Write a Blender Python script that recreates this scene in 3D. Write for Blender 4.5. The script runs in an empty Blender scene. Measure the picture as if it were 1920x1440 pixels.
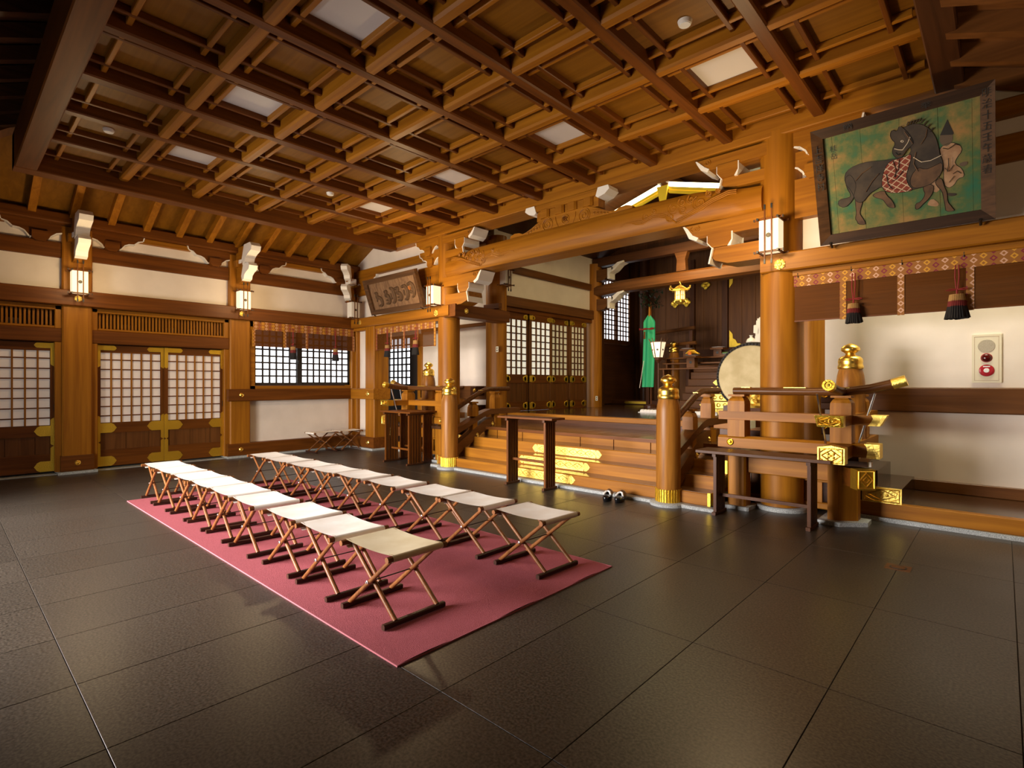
import bpy, math, random
from mathutils import Vector, Matrix
R = math.radians
random.seed(7)
scene = bpy.context.scene
COL = scene.collection

# ------------------------------------------------------------------ camera
cam = bpy.data.cameras.new('camera'); cam.lens = 18.70; cam.sensor_width = 36; cam.clip_start = .05
co = bpy.data.objects.new('camera', cam); COL.objects.link(co)
co.location = (0, 0, 1.5); co.rotation_euler = (R(90), 0, R(42.72))
scene.camera = co
# ------------------------------------------------------------------ exposure
vs = scene.view_settings
vs.view_transform = 'Standard'; vs.look = 'None'; vs.gamma = 1.0; vs.use_curve_mapping = False
vs.exposure = 0.0
# ------------------------------------------------------------------ world: overcast daylight outside
wd = bpy.data.worlds.new('world'); scene.world = wd; wd.use_nodes = True
bg = wd.node_tree.nodes['Background']; bg.inputs[0].default_value = (.85, .93, 1, 1); bg.inputs[1].default_value = 1.0

def area(name, loc, rot, sx, sy, power, col):
    l = bpy.data.lights.new(name, 'AREA'); l.shape = 'RECTANGLE'; l.size = sx; l.size_y = sy
    l.energy = power; l.color = col
    o = bpy.data.objects.new(name, l); COL.objects.link(o); o.location = loc; o.rotation_euler = rot
    return o
def point(name, loc, power, col, r=.06):
    l = bpy.data.lights.new(name, 'POINT'); l.energy = power; l.color = col; l.shadow_soft_size = r
    o = bpy.data.objects.new(name, l); COL.objects.link(o); o.location = loc
    return o
# daylight reaching the entrance doorway (an opening in wall_near) from the bright forecourt outside
area('forecourt_daylight', (-7.4, -4.2, 1.25), (R(90), 0, 0), 5.6, 2.5, 1250, (1, .91, .80))
area('forecourt_sky', (-8.0, -9.0, 4.4), (R(74), 0, R(-8)), 10, 6, 6200, (1, .95, .96))
#area('side_court_daylight', (-10.2, -3.6, 1.3), (R(90), 0, 0), 2.2, 2.4, 110, (.93, .90, 1))
# lamps of the inner hall, hung above its tie beam, and an added altar fill
area('inner_hall_lamp', (-5.05, 10.0, 4.9), (0, 0, 0), 2.6, .5, 58, (1, .80, .40))
area('sanctuary_lamp', (-4.2, 13.0, 4.3), (0, 0, 0), 1.5, .5, 26, (1, .74, .40))
area('altar_fill', (-4.9, 11.2, 4.4), (R(55), 0, 0), 1.6, .25, 34, (1, .72, .34))  # unseen lamp added to brighten the altar front
area('right_bay_lamp', (-.3, 7.6, 4.2), (0, 0, 0), 1.4, .4, 78, (1, .97, .66))
area('left_bay_lamp', (-9.8, 7.6, 4.2), (0, 0, 0), 1.4, .4, 42, (1, .92, .74))

# ------------------------------------------------------------------ materials
MATS = {}
def newmat(name):
    m = bpy.data.materials.new(name); m.use_nodes = True
    nt = m.node_tree; b = nt.nodes['Principled BSDF']
    MATS[name] = m
    return m, nt, b
def setp(b, **k):
    for a, v in k.items():
        b.inputs[a.replace('_', ' ')].default_value = v
def plain(name, col, rough=.6, metal=0., emit=None, es=0., bump=None, spec=None, noise=None):
    m, nt, b = newmat(name)
    setp(b, Base_Color=(*col, 1), Roughness=rough, Metallic=metal)
    if spec is not None: b.inputs['Specular IOR Level'].default_value = spec
    if emit: b.inputs['Emission Color'].default_value = (*emit, 1); b.inputs['Emission Strength'].default_value = es
    if noise or bump:
        tc = nt.nodes.new('ShaderNodeTexCoord'); n = nt.nodes.new('ShaderNodeTexNoise')
        n.inputs['Scale'].default_value = (noise or bump)[0]; n.inputs['Detail'].default_value = 6
        nt.links.new(tc.outputs['Object'], n.inputs['Vector'])
        if noise:
            r = nt.nodes.new('ShaderNodeValToRGB')
            c0, c1 = noise[1], noise[2]
            r.color_ramp.elements[0].position = .35; r.color_ramp.elements[1].position = .65
            r.color_ramp.elements[0].color = (*c0, 1); r.color_ramp.elements[1].color = (*c1, 1)
            nt.links.new(n.outputs['Fac'], r.inputs[0]); nt.links.new(r.outputs[0], b.inputs['Base Color'])
        if bump:
            bp = nt.nodes.new('ShaderNodeBump'); bp.inputs['Strength'].default_value = bump[1]; bp.inputs['Distance'].default_value = .01
            nt.links.new(n.outputs['Fac'], bp.inputs['Height']); nt.links.new(bp.outputs[0], b.inputs['Normal'])
    return m
def wood(name, c0, c1, axis, scale=1., rough=.45, coat=0., stretch=14):
    m, nt, b = newmat(name)
    tc = nt.nodes.new('ShaderNodeTexCoord'); mp = nt.nodes.new('ShaderNodeMapping')
    s = [stretch * scale] * 3; s['xyz'.index(axis)] = .7 * scale
    mp.inputs['Scale'].default_value = s
    oi = nt.nodes.new('ShaderNodeObjectInfo'); ad = nt.nodes.new('ShaderNodeVectorMath'); ad.operation = 'ADD'
    nt.links.new(tc.outputs['Object'], ad.inputs[0]); nt.links.new(oi.outputs['Location'], ad.inputs[1])
    nt.links.new(ad.outputs[0], mp.inputs['Vector'])
    n = nt.nodes.new('ShaderNodeTexNoise'); n.inputs['Scale'].default_value = 1; n.inputs['Detail'].default_value = 5
    n.inputs['Distortion'].default_value = .8
    nt.links.new(mp.outputs[0], n.inputs['Vector'])
    r = nt.nodes.new('ShaderNodeValToRGB')
    r.color_ramp.elements[0].position = .3; r.color_ramp.elements[1].position = .68
    r.color_ramp.elements[0].color = (*c0, 1); r.color_ramp.elements[1].color = (*c1, 1)
    nt.links.new(n.outputs['Fac'], r.inputs[0]); nt.links.new(r.outputs[0], b.inputs['Base Color'])
    setp(b, Roughness=rough)
    b.inputs['Specular IOR Level'].default_value = .22
    if coat: b.inputs['Coat Weight'].default_value = coat; b.inputs['Coat Roughness'].default_value = .15
    bp = nt.nodes.new('ShaderNodeBump'); bp.inputs['Strength'].default_value = .12; bp.inputs['Distance'].default_value = .004
    nt.links.new(n.outputs['Fac'], bp.inputs['Height']); nt.links.new(bp.outputs[0], b.inputs['Normal'])
    return m
HIN = ((.235, .080, .0045), (.375, .143, .009))      # cypress
for ax in 'xyz':
    wood('cypress_' + ax, *HIN, ax)
    wood('cedar_' + ax, (.095, .027, .0028), (.17, .051, .0055), ax)     # redder, darker timber
    wood('dark_' + ax, (.055, .02, .008), (.10, .036, .013), ax, rough=.4)
    wood('brown_' + ax, (.10, .036, .009), (.17, .064, .016), ax, rough=.4)
    wood('lacquer_' + ax, (.035, .016, .008), (.07, .03, .013), ax, rough=.22, coat=.5)
wood('ceiling_board', (.17, .066, .004), (.23, .094, .007), 'x', rough=.5)
wood('stool_wood', (.12, .042, .013), (.23, .085, .024), 'z', scale=2, rough=.35)
wood('stool_foot', (.028, .011, .007), (.055, .02, .011), 'y', scale=2, rough=.4)
wood('post_wood', (.20, .072, .010), (.36, .145, .022), 'z', scale=1.6, rough=.36)
wood('plaque_wood', (.13, .068, .034), (.25, .14, .07), 'z', scale=1.5, rough=.7)
wood('plaque_frame', (.05, .022, .008), (.10, .045, .016), 'x', scale=1.5, rough=.6)
wood('tread', (.11, .05, .02), (.20, .095, .034), 'x', rough=.2, coat=.4)
plain('plaster', (.80, .70, .60), .85, noise=(3, (.77, .67, .57), (.82, .72, .62)), bump=(60, .05))
plain('white_paint', (.86, .80, .72), .6)
plain('gold', (1.0, .72, .16), .42, 1., bump=(55, .5))
plain('gold_smooth', (1.0, .68, .14), .3, 1.)
plain('gold_relief', (.95, .6, .1), .34, 1.)
plain('gold_old', (.80, .54, .06), .42, 1., bump=(60, .6))
plain('steel', (.75, .75, .75), .25, 1.)
plain('black_metal', (.012, .011, .01), .45)
plain('black_frame', (.018, .013, .010), .7)
plain('black_lacquer', (.008, .008, .009), .08, spec=.6)
plain('canvas', (.86, .80, .70), .85, noise=(5, (.80, .71, .60), (.89, .84, .76)), bump=(220, .15))
plain('canvas_warm_lit', (.78, .66, .42), .85, noise=(5, (.70, .57, .34), (.80, .69, .46)), bump=(220, .15))  # white canvas tinted cream to carry warm light on one stool
plain('carpet', (.36, .09, .105), .95, noise=(260, (.28, .065, .078), (.44, .12, .135)), bump=(400, .5), spec=.1)
plain('granite', (.36, .37, .36), .6, noise=(120, (.22, .23, .22), (.52, .53, .51)))
plain('paper_lamp', (.62, .55, .44), .7, emit=(1, .80, .50), es=.95)
plain('paper_off', (.82, .78, .70), .7)
plain('window_light', (.9, .9, .9), .5, emit=(.93, .95, 1.0), es=2.2)
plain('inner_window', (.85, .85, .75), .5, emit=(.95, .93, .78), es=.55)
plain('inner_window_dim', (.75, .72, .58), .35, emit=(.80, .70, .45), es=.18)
plain('acrylic', (.62, .58, .56), .4)
plain('smoke_white', (.85, .80, .72), .4)
plain('strip_light', (1, .95, .7), .5, emit=(1, .9, .52), es=9)
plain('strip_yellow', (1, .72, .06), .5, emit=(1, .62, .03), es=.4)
plain('red_cord', (.22, .012, .010), .7)
plain('tassel_black', (.008, .006, .006), .8)
plain('tassel_red', (.16, .012, .010), .8)
plain('tassel_straw', (.36, .20, .06), .8)
plain('ivory_plastic', (.74, .66, .48), .45)
plain('grille_grey', (.42, .36, .26), .5, noise=(300, (.33, .28, .20), (.5, .43, .32)))
plain('dark_red_glass', (.07, .004, .004), .15)
plain('red_plastic', (.42, .02, .03), .25)
plain('green_cloth', (.03, .42, .17), .6, bump=(30, .15))
plain('green_cloth_dark', (.02, .26, .06), .6, bump=(30, .15))
plain('leaf_green', (.01, .035, .012), .5)
plain('paper_white', (.82, .78, .72), .8)
plain('porcelain', (.82, .82, .78), .2)
plain('banana', (.85, .52, .03), .5)
plain('orange_fruit', (.8, .22, .03), .5)
plain('green_fruit', (.03, .09, .02), .5)
plain('drum_skin', (.60, .47, .22), .6, noise=(4, (.50, .38, .16), (.66, .53, .27)))
plain('ink', (.012, .009, .007), .7)
plain('horse_black', (.035, .024, .017), .7, noise=(9, (.022, .014, .010), (.055, .036, .022)))
plain('horse_brown', (.10, .048, .020), .7, noise=(9, (.06, .028, .013), (.14, .07, .03)))
plain('robe_pink', (.36, .21, .12), .8, noise=(12, (.28, .15, .08), (.42, .26, .15)))
plain('face_grey', (.11, .075, .05), .8)
plain('pale_line', (.62, .52, .40), .8)
plain('rust', (.3, .12, .02), .9)
plain('pink_edge', (.40, .11, .13), .8)
plain('kana_orange', (.45, .14, .02), .7)
wood('picture_frame', (.022, .010, .005), (.05, .022, .010), 'x', scale=1.5, rough=.6)
wood('char_wood', (.06, .032, .016), (.12, .064, .03), 'z', scale=2, rough=.7)

wood('sanctuary_wood_x', (.085, .032, .009), (.15, .06, .018), 'x', rough=.6)
wood('sanctuary_wood_z', (.085, .032, .009), (.15, .06, .018), 'z', rough=.6)
plain('joint', (.035, .030, .024), .9)
plain('crest_brass', (.30, .20, .07), .7)
wood('rail_wood', (.075, .026, .006), (.15, .055, .014), 'x', scale=1.6, rough=.32)
# pane of a paper-backed glass door: pale, slightly glowing from the daylight outside, glossy glass in front
m, nt, b = newmat('door_pane')
setp(b, Base_Color=(.80, .70, .62, 1), Roughness=.6)
b.inputs['Coat Weight'].default_value = .6; b.inputs['Coat Roughness'].default_value = .03
b.inputs['Emission Color'].default_value = (1, .86, .74, 1); b.inputs['Emission Strength'].default_value = .10
# stone floor: dark honed granite, fine speckle from world position
m, nt, b = newmat('floor_stone')
g = nt.nodes.new('ShaderNodeNewGeometry'); n1 = nt.nodes.new('ShaderNodeTexNoise'); n2 = nt.nodes.new('ShaderNodeTexNoise')
n1.inputs['Scale'].default_value = 75; n1.inputs['Detail'].default_value = 5; n2.inputs['Scale'].default_value = 1.6; n2.inputs['Detail'].default_value = 5
nt.links.new(g.outputs['Position'], n1.inputs['Vector']); nt.links.new(g.outputs['Position'], n2.inputs['Vector'])
r = nt.nodes.new('ShaderNodeValToRGB'); r.color_ramp.elements[0].position = .36; r.color_ramp.elements[1].position = .68
r.color_ramp.elements[0].color = (.016, .0125, .009, 1); r.color_ramp.elements[1].color = (.084, .068, .052, 1)
nt.links.new(n1.outputs['Fac'], r.inputs[0])
oi = nt.nodes.new('ShaderNodeObjectInfo'); mr = nt.nodes.new('ShaderNodeMapRange'); mr.inputs['To Min'].default_value = .86; mr.inputs['To Max'].default_value = 1.1
nt.links.new(oi.outputs['Random'], mr.inputs[0])
mx = nt.nodes.new('ShaderNodeMix'); mx.data_type = 'RGBA'; mx.blend_type = 'MULTIPLY'; mx.inputs[0].default_value = 1
nt.links.new(r.outputs[0], mx.inputs[6]); nt.links.new(mr.outputs[0], mx.inputs[7]); nt.links.new(mx.outputs[2], b.inputs['Base Color'])
mr2 = nt.nodes.new('ShaderNodeMapRange'); mr2.inputs['To Min'].default_value = .30; mr2.inputs['To Max'].default_value = .40
nt.links.new(n2.outputs['Fac'], mr2.inputs[0]); nt.links.new(mr2.outputs[0], b.inputs['Roughness'])
bp = nt.nodes.new('ShaderNodeBump'); bp.inputs['Strength'].default_value = .12; bp.inputs['Distance'].default_value = .002
nt.links.new(n1.outputs['Fac'], bp.inputs['Height']); nt.links.new(bp.outputs[0], b.inputs['Normal'])
# painted boards of the votive picture: verdigris over ochre
m, nt, b = newmat('verdigris')
tc = nt.nodes.new('ShaderNodeTexCoord'); n1 = nt.nodes.new('ShaderNodeTexNoise'); n1.inputs['Scale'].default_value = 4.2; n1.inputs['Detail'].default_value = 9; n1.inputs['Roughness'].default_value = .65
nt.links.new(tc.outputs['Object'], n1.inputs['Vector'])
r = nt.nodes.new('ShaderNodeValToRGB'); e = r.color_ramp.elements
e[0].position = .30; e[0].color = (.015, .13, .07, 1); e[1].position = .66; e[1].color = (.31, .17, .05, 1)
x = e.new(.42); x.color = (.06, .12, .04, 1); x = e.new(.53); x.color = (.16, .145, .04, 1)
nt.links.new(n1.outputs['Fac'], r.inputs[0]); nt.links.new(r.outputs[0], b.inputs['Base Color']); setp(b, Roughness=.75)
# brocade: ochre ground with lozenges of red, pale pink and yellow, printed weave
def brocade(name, k, ax):
    m, nt, b = newmat(name)
    tc = nt.nodes.new('ShaderNodeTexCoord'); sp = nt.nodes.new('ShaderNodeSeparateXYZ')
    nt.links.new(tc.outputs['Object'], sp.inputs[0])
    def math_(op, a, bb=None):
        q = nt.nodes.new('ShaderNodeMath'); q.operation = op
        for i, v in enumerate((a, bb)):
            if v is None: continue
            if isinstance(v, (int, float)): q.inputs[i].default_value = v
            else: nt.links.new(v, q.inputs[i])
        return q.outputs[0]
    u = math_('MULTIPLY', sp.outputs[ax], k); v = math_('MULTIPLY', sp.outputs['Z'], k)
    col = math_('FLOOR', u)
    half = math_('MULTIPLY', math_('MODULO', math_('ABSOLUTE', col), 2.), .5)
    fu = math_('ABSOLUTE', math_('SUBTRACT', math_('FRACT', u), .5))
    fv = math_('ABSOLUTE', math_('SUBTRACT', math_('FRACT', math_('ADD', v, half)), .5))
    d = math_('ADD', fu, fv)
    ring = math_('MULTIPLY', math_('LESS_THAN', d, .42), math_('GREATER_THAN', d, .2))
    kind = math_('MODULO', math_('ABSOLUTE', col), 3.)
    rp = nt.nodes.new('ShaderNodeValToRGB'); rp.color_ramp.interpolation = 'CONSTANT'
    ee = rp.color_ramp.elements; ee[0].position = 0; ee[0].color = (.20, .012, .03, 1); ee[1].position = .3; ee[1].color = (.62, .36, .24, 1)
    y = ee.new(.6); y.color = (.62, .30, .02, 1)
    nt.links.new(math_('DIVIDE', kind, 3.), rp.inputs[0])
    mx = nt.nodes.new('ShaderNodeMix'); mx.data_type = 'RGBA'
    mx.inputs[6].default_value = (.30, .11, .012, 1)
    nt.links.new(ring, mx.inputs[0]); nt.links.new(rp.outputs[0], mx.inputs[7])
    nt.links.new(mx.outputs[2], b.inputs['Base Color']); setp(b, Roughness=.7)
brocade('brocade_x', 14, 'X'); brocade('brocade_y', 14, 'Y')
# red lozenge saddle cloth
m, nt, b = newmat('saddle_cloth')
tc = nt.nodes.new('ShaderNodeTexCoord'); mp = nt.nodes.new('ShaderNodeMapping'); mp.inputs['Rotation'].default_value = (0, 0, 0)
mp.inputs['Scale'].default_value = (1, 1, 1)
nt.links.new(tc.outputs['Object'], mp.inputs['Vector']); sp = nt.nodes.new('ShaderNodeSeparateXYZ'); nt.links.new(mp.outputs[0], sp.inputs[0])
def mm(op, a, bb):
    q = nt.nodes.new('ShaderNodeMath'); q.operation = op
    for i, v in enumerate((a, bb)):
        if isinstance(v, (int, float)): q.inputs[i].default_value = v
        else: nt.links.new(v, q.inputs[i])
    return q.outputs[0]
p_ = mm('FRACT', mm('MULTIPLY', mm('ADD', sp.outputs['X'], mm('MULTIPLY', sp.outputs['Z'], 1.3)), 13.), 0)
q_ = mm('FRACT', mm('MULTIPLY', mm('SUBTRACT', sp.outputs['X'], mm('MULTIPLY', sp.outputs['Z'], 1.3)), 13.), 0)
ln = mm('MAXIMUM', mm('LESS_THAN', p_, .16), mm('LESS_THAN', q_, .16))
mx = nt.nodes.new('ShaderNodeMix'); mx.data_type = 'RGBA'; mx.inputs[6].default_value = (.20, .035, .02, 1); mx.inputs[7].default_value = (.5, .38, .27, 1)
nt.links.new(ln, mx.inputs[0]); nt.links.new(mx.outputs[2], b.inputs['Base Color']); setp(b, Roughness=.8)
# misu blind: thin split bamboo, half see-through between the splints
m, nt, b = newmat('bamboo_blind')
tc = nt.nodes.new('ShaderNodeTexCoord'); mp = nt.nodes.new('ShaderNodeMapping'); mp.inputs['Scale'].default_value = (2, 2, 160)
n1 = nt.nodes.new('ShaderNodeTexNoise'); n1.inputs['Scale'].default_value = 1
nt.links.new(tc.outputs['Object'], mp.inputs['Vector']); nt.links.new(mp.outputs[0], n1.inputs['Vector'])
r = nt.nodes.new('ShaderNodeValToRGB'); r.color_ramp.elements[0].color = (.06, .018, .002, 1); r.color_ramp.elements[1].color = (.16, .052, .006, 1)
nt.links.new(n1.outputs['Fac'], r.inputs[0]); nt.links.new(r.outputs[0], b.inputs['Base Color']); setp(b, Roughness=.6)
b.inputs['Alpha'].default_value = .93; b.inputs['Specular IOR Level'].default_value = .1
mt_ = m.copy(); mt_.name = 'bamboo_blind_thin'; MATS['bamboo_blind_thin'] = mt_
mt_.node_tree.nodes['Principled BSDF'].inputs['Alpha'].default_value = .55

def M(n): return MATS[n]

# ------------------------------------------------------------------ mesh builder
def wloc(o):
    v = Vector((0, 0, 0))
    while o is not None: v += o.location; o = o.parent
    return v
class MB:
    def __init__(s): s.v = []; s.f = []; s.mi = []; s.cur = 0
    def quad(s, pts):
        i = len(s.v); s.v += [tuple(p) for p in pts]; s.f.append(tuple(range(i, i + len(pts)))); s.mi.append(s.cur); return s
    def faces(s, vs_, fs):
        i = len(s.v); s.v += [tuple(p) for p in vs_]
        for f in fs: s.f.append(tuple(i + k for k in f)); s.mi.append(s.cur)
        return s
    def box(s, x0, x1, y0, y1, z0, z1):
        x0, x1 = min(x0, x1), max(x0, x1); y0, y1 = min(y0, y1), max(y0, y1); z0, z1 = min(z0, z1), max(z0, z1)
        return s.faces([(x0, y0, z0), (x1, y0, z0), (x1, y1, z0), (x0, y1, z0), (x0, y0, z1), (x1, y0, z1), (x1, y1, z1), (x0, y1, z1)],
                [(0, 3, 2, 1), (4, 5, 6, 7), (0, 1, 5, 4), (1, 2, 6, 5), (2, 3, 7, 6), (3, 0, 4, 7)])
    def bbox(s, x0, x1, y0, y1, z0, z1, c=.01, axis='x'):
        # beam with chamfered long edges: octagonal section swept along an axis
        lo = (min(x0, x1), min(y0, y1), min(z0, z1)); hi = (max(x0, x1), max(y0, y1), max(z0, z1))
        k = 'xyz'.index(axis); a, b_ = [i for i in range(3) if i != k]
        A0, A1, B0, B1 = lo[a], hi[a], lo[b_], hi[b_]
        pl = [(A0 + c, B0), (A1 - c, B0), (A1, B0 + c), (A1, B1 - c), (A1 - c, B1), (A0 + c, B1), (A0, B1 - c), (A0, B0 + c)]
        return s.prism(pl, axis, lo[k], hi[k])
    def prism(s, poly, axis, h0, h1):
        # polygon in the two other axes (in xyz order) extruded along axis
        k = 'xyz'.index(axis); n = len(poly)
        def mk(p, h):
            q = list(p); q.insert(k, h); return tuple(q)
        vs_ = [mk(p, h0) for p in poly] + [mk(p, h1) for p in poly]
        area2 = sum(poly[i][0] * poly[(i + 1) % n][1] - poly[(i + 1) % n][0] * poly[i][1] for i in range(n))
        ccw = area2 > 0
        if k == 1: ccw = not ccw
        if h1 < h0: ccw = not ccw
        fs = [tuple(range(n - 1, -1, -1)), tuple(range(n, 2 * n))] + [(i, (i + 1) % n, n + (i + 1) % n, n + i) for i in range(n)]
        if not ccw: fs = [tuple(reversed(f)) for f in fs]
        return s.faces(vs_, fs)
    def tube(s, pts, r, n=8, cap=True):
        pts = [Vector(p) for p in pts]; N = len(pts)
        rs = r if isinstance(r, (list, tuple)) else [r] * N
        base = len(s.v); up = Vector((0, 0, 1))
        prev = None
        for i, p in enumerate(pts):
            t = (pts[min(i + 1, N - 1)] - pts[max(i - 1, 0)])
            t = t.normalized() if t.length > 1e-9 else Vector((0, 0, 1))
            if prev is None:
                u = t.cross(up) if abs(t.dot(up)) < .95 else t.cross(Vector((1, 0, 0)))
            else:
                u = prev - t * prev.dot(t)
                if u.length < 1e-6: u = t.cross(Vector((1, 0, 0)))
            u.normalize(); prev = u; w = t.cross(u)
            for j in range(n):
                a = 2 * math.pi * j / n
                s.v.append(tuple(p + (u * math.cos(a) + w * math.sin(a)) * rs[i]))
        for i in range(N - 1):
            for j in range(n):
                k = (j + 1) % n
                s.f.append((base + i * n + j, base + (i + 1) * n + j, base + (i + 1) * n + k, base + i * n + k)); s.mi.append(s.cur)
        if cap:
            s.f.append(tuple(base + j for j in range(n))); s.mi.append(s.cur)
            s.f.append(tuple(base + (N - 1) * n + j for j in range(n - 1, -1, -1))); s.mi.append(s.cur)
        return s
    def lathe(s, prof, c, n=24, ax='z', sx=1., sy=1.):
        # prof: (radius, height) going up; revolve about axis through c
        base = len(s.v)
        for (r_, h) in prof:
            for j in range(n):
                a = 2 * math.pi * j / n
                p = (r_ * math.cos(a) * sx, r_ * math.sin(a) * sy, h)
                if ax == 'x': p = (h, p[0], p[1])
                elif ax == 'y': p = (p[0], -h, p[1])
                s.v.append((c[0] + p[0], c[1] + p[1], c[2] + p[2]))
        for i in range(len(prof) - 1):
            for j in range(n):
                k = (j + 1) % n
                s.f.append((base + i * n + j, base + i * n + k, base + (i + 1) * n + k, base + (i + 1) * n + j)); s.mi.append(s.cur)
        s.f.append(tuple(base + j for j in range(n - 1, -1, -1))); s.mi.append(s.cur)
        e = base + (len(prof) - 1) * n
        s.f.append(tuple(e + j for j in range(n))); s.mi.append(s.cur)
        return s
    def grid(s, fn, nu, nv):
        base = len(s.v)
        for i in range(nu + 1):
            for j in range(nv + 1): s.v.append(tuple(fn(i / nu, j / nv)))
        for i in range(nu):
            for j in range(nv):
                a = base + i * (nv + 1) + j
                s.f.append((a, a + nv + 1, a + nv + 2, a + 1)); s.mi.append(s.cur)
        return s
    def build(s, name, mat, parent=None, smooth=False, xform=None, kind=None, label=None):
        me = bpy.data.meshes.new(name)
        off = wloc(parent) if parent else Vector((0, 0, 0))
        vv = s.v if xform is None else [tuple(xform @ Vector(p)) for p in s.v]
        me.from_pydata([(a - off.x, b_ - off.y, c - off.z) for a, b_, c in vv], [], s.f)
        for mt in (mat if isinstance(mat, (list, tuple)) else [mat]): me.materials.append(M(mt))
        if any(s.mi): me.polygons.foreach_set('material_index', s.mi)
        if smooth:
            me.polygons.foreach_set('use_smooth', [True] * len(me.polygons))
            try: me.set_sharp_from_angle(angle=R(38))
            except Exception: pass
        me.validate(); me.update()
        o = bpy.data.objects.new(name, me); COL.objects.link(o)
        if parent: o.parent = parent
        if kind: o['kind'] = kind
        if label: o['label'] = label
        return o
def inst(src, parent, dx=0, dy=0, dz=0):
    c = src.copy(); COL.objects.link(c); c.parent = parent if parent else src.parent
    c.location = src.location + Vector((dx, dy, dz)); return c
def tag(o, label, cat, group=None, kind=None):
    o['label'] = label; o['category'] = cat
    if group: o['group'] = group
    if kind: o['kind'] = kind
    return o
def thing(name, loc, label, cat, group=None, kind=None, rz=0):
    o = bpy.data.objects.new(name, None); COL.objects.link(o); o.empty_display_size = .1
    o.location = loc; o.rotation_euler = (0, 0, rz)
    return tag(o, label, cat, group, kind)
def struct(name, label, cat='wall'):
    return thing(name, (0, 0, 0), label, cat, None, 'structure')
def copy_tree(o, loc, rz=0, label=None, parent=None):
    c = o.copy(); COL.objects.link(c)
    if parent is None:
        c.location = loc; c.rotation_euler = (0, 0, rz)
        if label: c['label'] = label
    else: c.parent = parent
    for ch in list(o.children): copy_tree(ch, None, parent=c)
    return c
def text_mesh(body, name, mat, parent, origin, xdir, updir, size, depth=.002, vertical=False, align='CENTER'):
    # flat lettering standing on a surface; vertical columns are set one character below the other
    xd = Vector(xdir).normalized(); ud = Vector(updir).normalized(); nd = xd.cross(ud)
    chars = list(body) if vertical else [body]
    mb = MB()
    for i, ch in enumerate(chars):
        c = bpy.data.curves.new('t', 'FONT'); c.body = ch; c.size = size; c.extrude = depth / 2; c.align_x = align; c.align_y = 'CENTER'; c.resolution_u = 3
        o = bpy.data.objects.new('t', c); COL.objects.link(o)
        bpy.context.view_layer.update()
        me = bpy.data.meshes.new_from_object(o.evaluated_get(bpy.context.evaluated_depsgraph_get()))
        org = Vector(origin) - ud * (i * size * 1.08)
        mb.faces([org + xd * p.co.x + ud * p.co.y + nd * (p.co.z + depth / 2) for p in me.vertices], [tuple(f.vertices) for f in me.polygons])
        bpy.data.objects.remove(o); bpy.data.curves.remove(c); bpy.data.meshes.remove(me)
    return mb.build(name, mat, parent)

# ================================================================== SETTING
CX = -5.06                                   # axis of the hall
def mir(x): return 2 * CX - x
LW, FW, RW, NW = -11.6, 6.95, 1.45, -.9      # planes of the four walls
# ------------------------------------------------------------------ floor of dark granite slabs
floor = struct('floor', 'dark honed granite slab floor of the hall', 'floor')
MB().box(-13.2, 1.6, -1.2, 8.4, -.08, -.006).build('floor_bed', 'joint', floor)
xs = [.06 + .3] ; xs = [.06 + .692 * k for k in range(2, -18, -1)]
ys = [-1.1, .475, 1.67, 2.98, 4.26, 5.54, 6.82, 8.1]
G = .0018
def tile_mesh(w, d):
    b_ = .0015
    return MB().faces([(b_, b_, 0), (w - b_, b_, 0), (w - b_, d - b_, 0), (b_, d - b_, 0),
                       (0, 0, -b_), (w, 0, -b_), (w, d, -b_), (0, d, -b_), (0, 0, -.02), (w, 0, -.02), (w, d, -.02), (0, d, -.02)],
                      [(0, 1, 2, 3), (4, 5, 1, 0), (5, 6, 2, 1), (6, 7, 3, 2), (7, 4, 0, 3), (8, 9, 5, 4), (9, 10, 6, 5), (10, 11, 7, 6), (11, 8, 4, 7)])
for j in range(len(ys) - 1):
    src = None; w = .692 - 2 * G; d = ys[j + 1] - ys[j] - 2 * G
    for x in xs:
        if src is None: src = tile_mesh(w, d).build('stone_tile', 'floor_stone', floor); src.location = (x - .692 + G, ys[j] + G, 0); x_0 = x
        else: inst(src, floor, x - x_0)

# ------------------------------------------------------------------ coffered ceiling
ceil = struct('ceiling', 'coffered cypress ceiling with square panels between crossing beams', 'ceiling')
X0, X1, Y0, Y1 = -9.65, -.50, .93, 6.72
dx = (X1 - X0) / 9; dy = (Y1 - Y0) / 6
src = None
for i in range(1, 9):
    x = X0 + i * dx
    if src is None: src = MB().bbox(x - .062, x + .062, Y0, Y1 + .02, 4.51, 4.69, .014, 'y').build('coffer_beam', 'cedar_y', ceil); sx_ = x  # darker wood than the crossing beams, standing in for their shaded sides
    else: inst(src, ceil, x - sx_)
src = None
for j in range(1, 6):
    y = Y0 + j * dy
    if src is None: src = MB().bbox(X0, X1, y - .062, y + .062, 4.514, 4.69, .022, 'x').build('coffer_beam', 'cypress_x', ceil); sy_ = y
    else: inst(src, ceil, 0, y - sy_)
white = {(i, j) for i in (1, 3, 5, 7) for j in (1, 4)}
ps = bs = cs = ds = None
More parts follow.
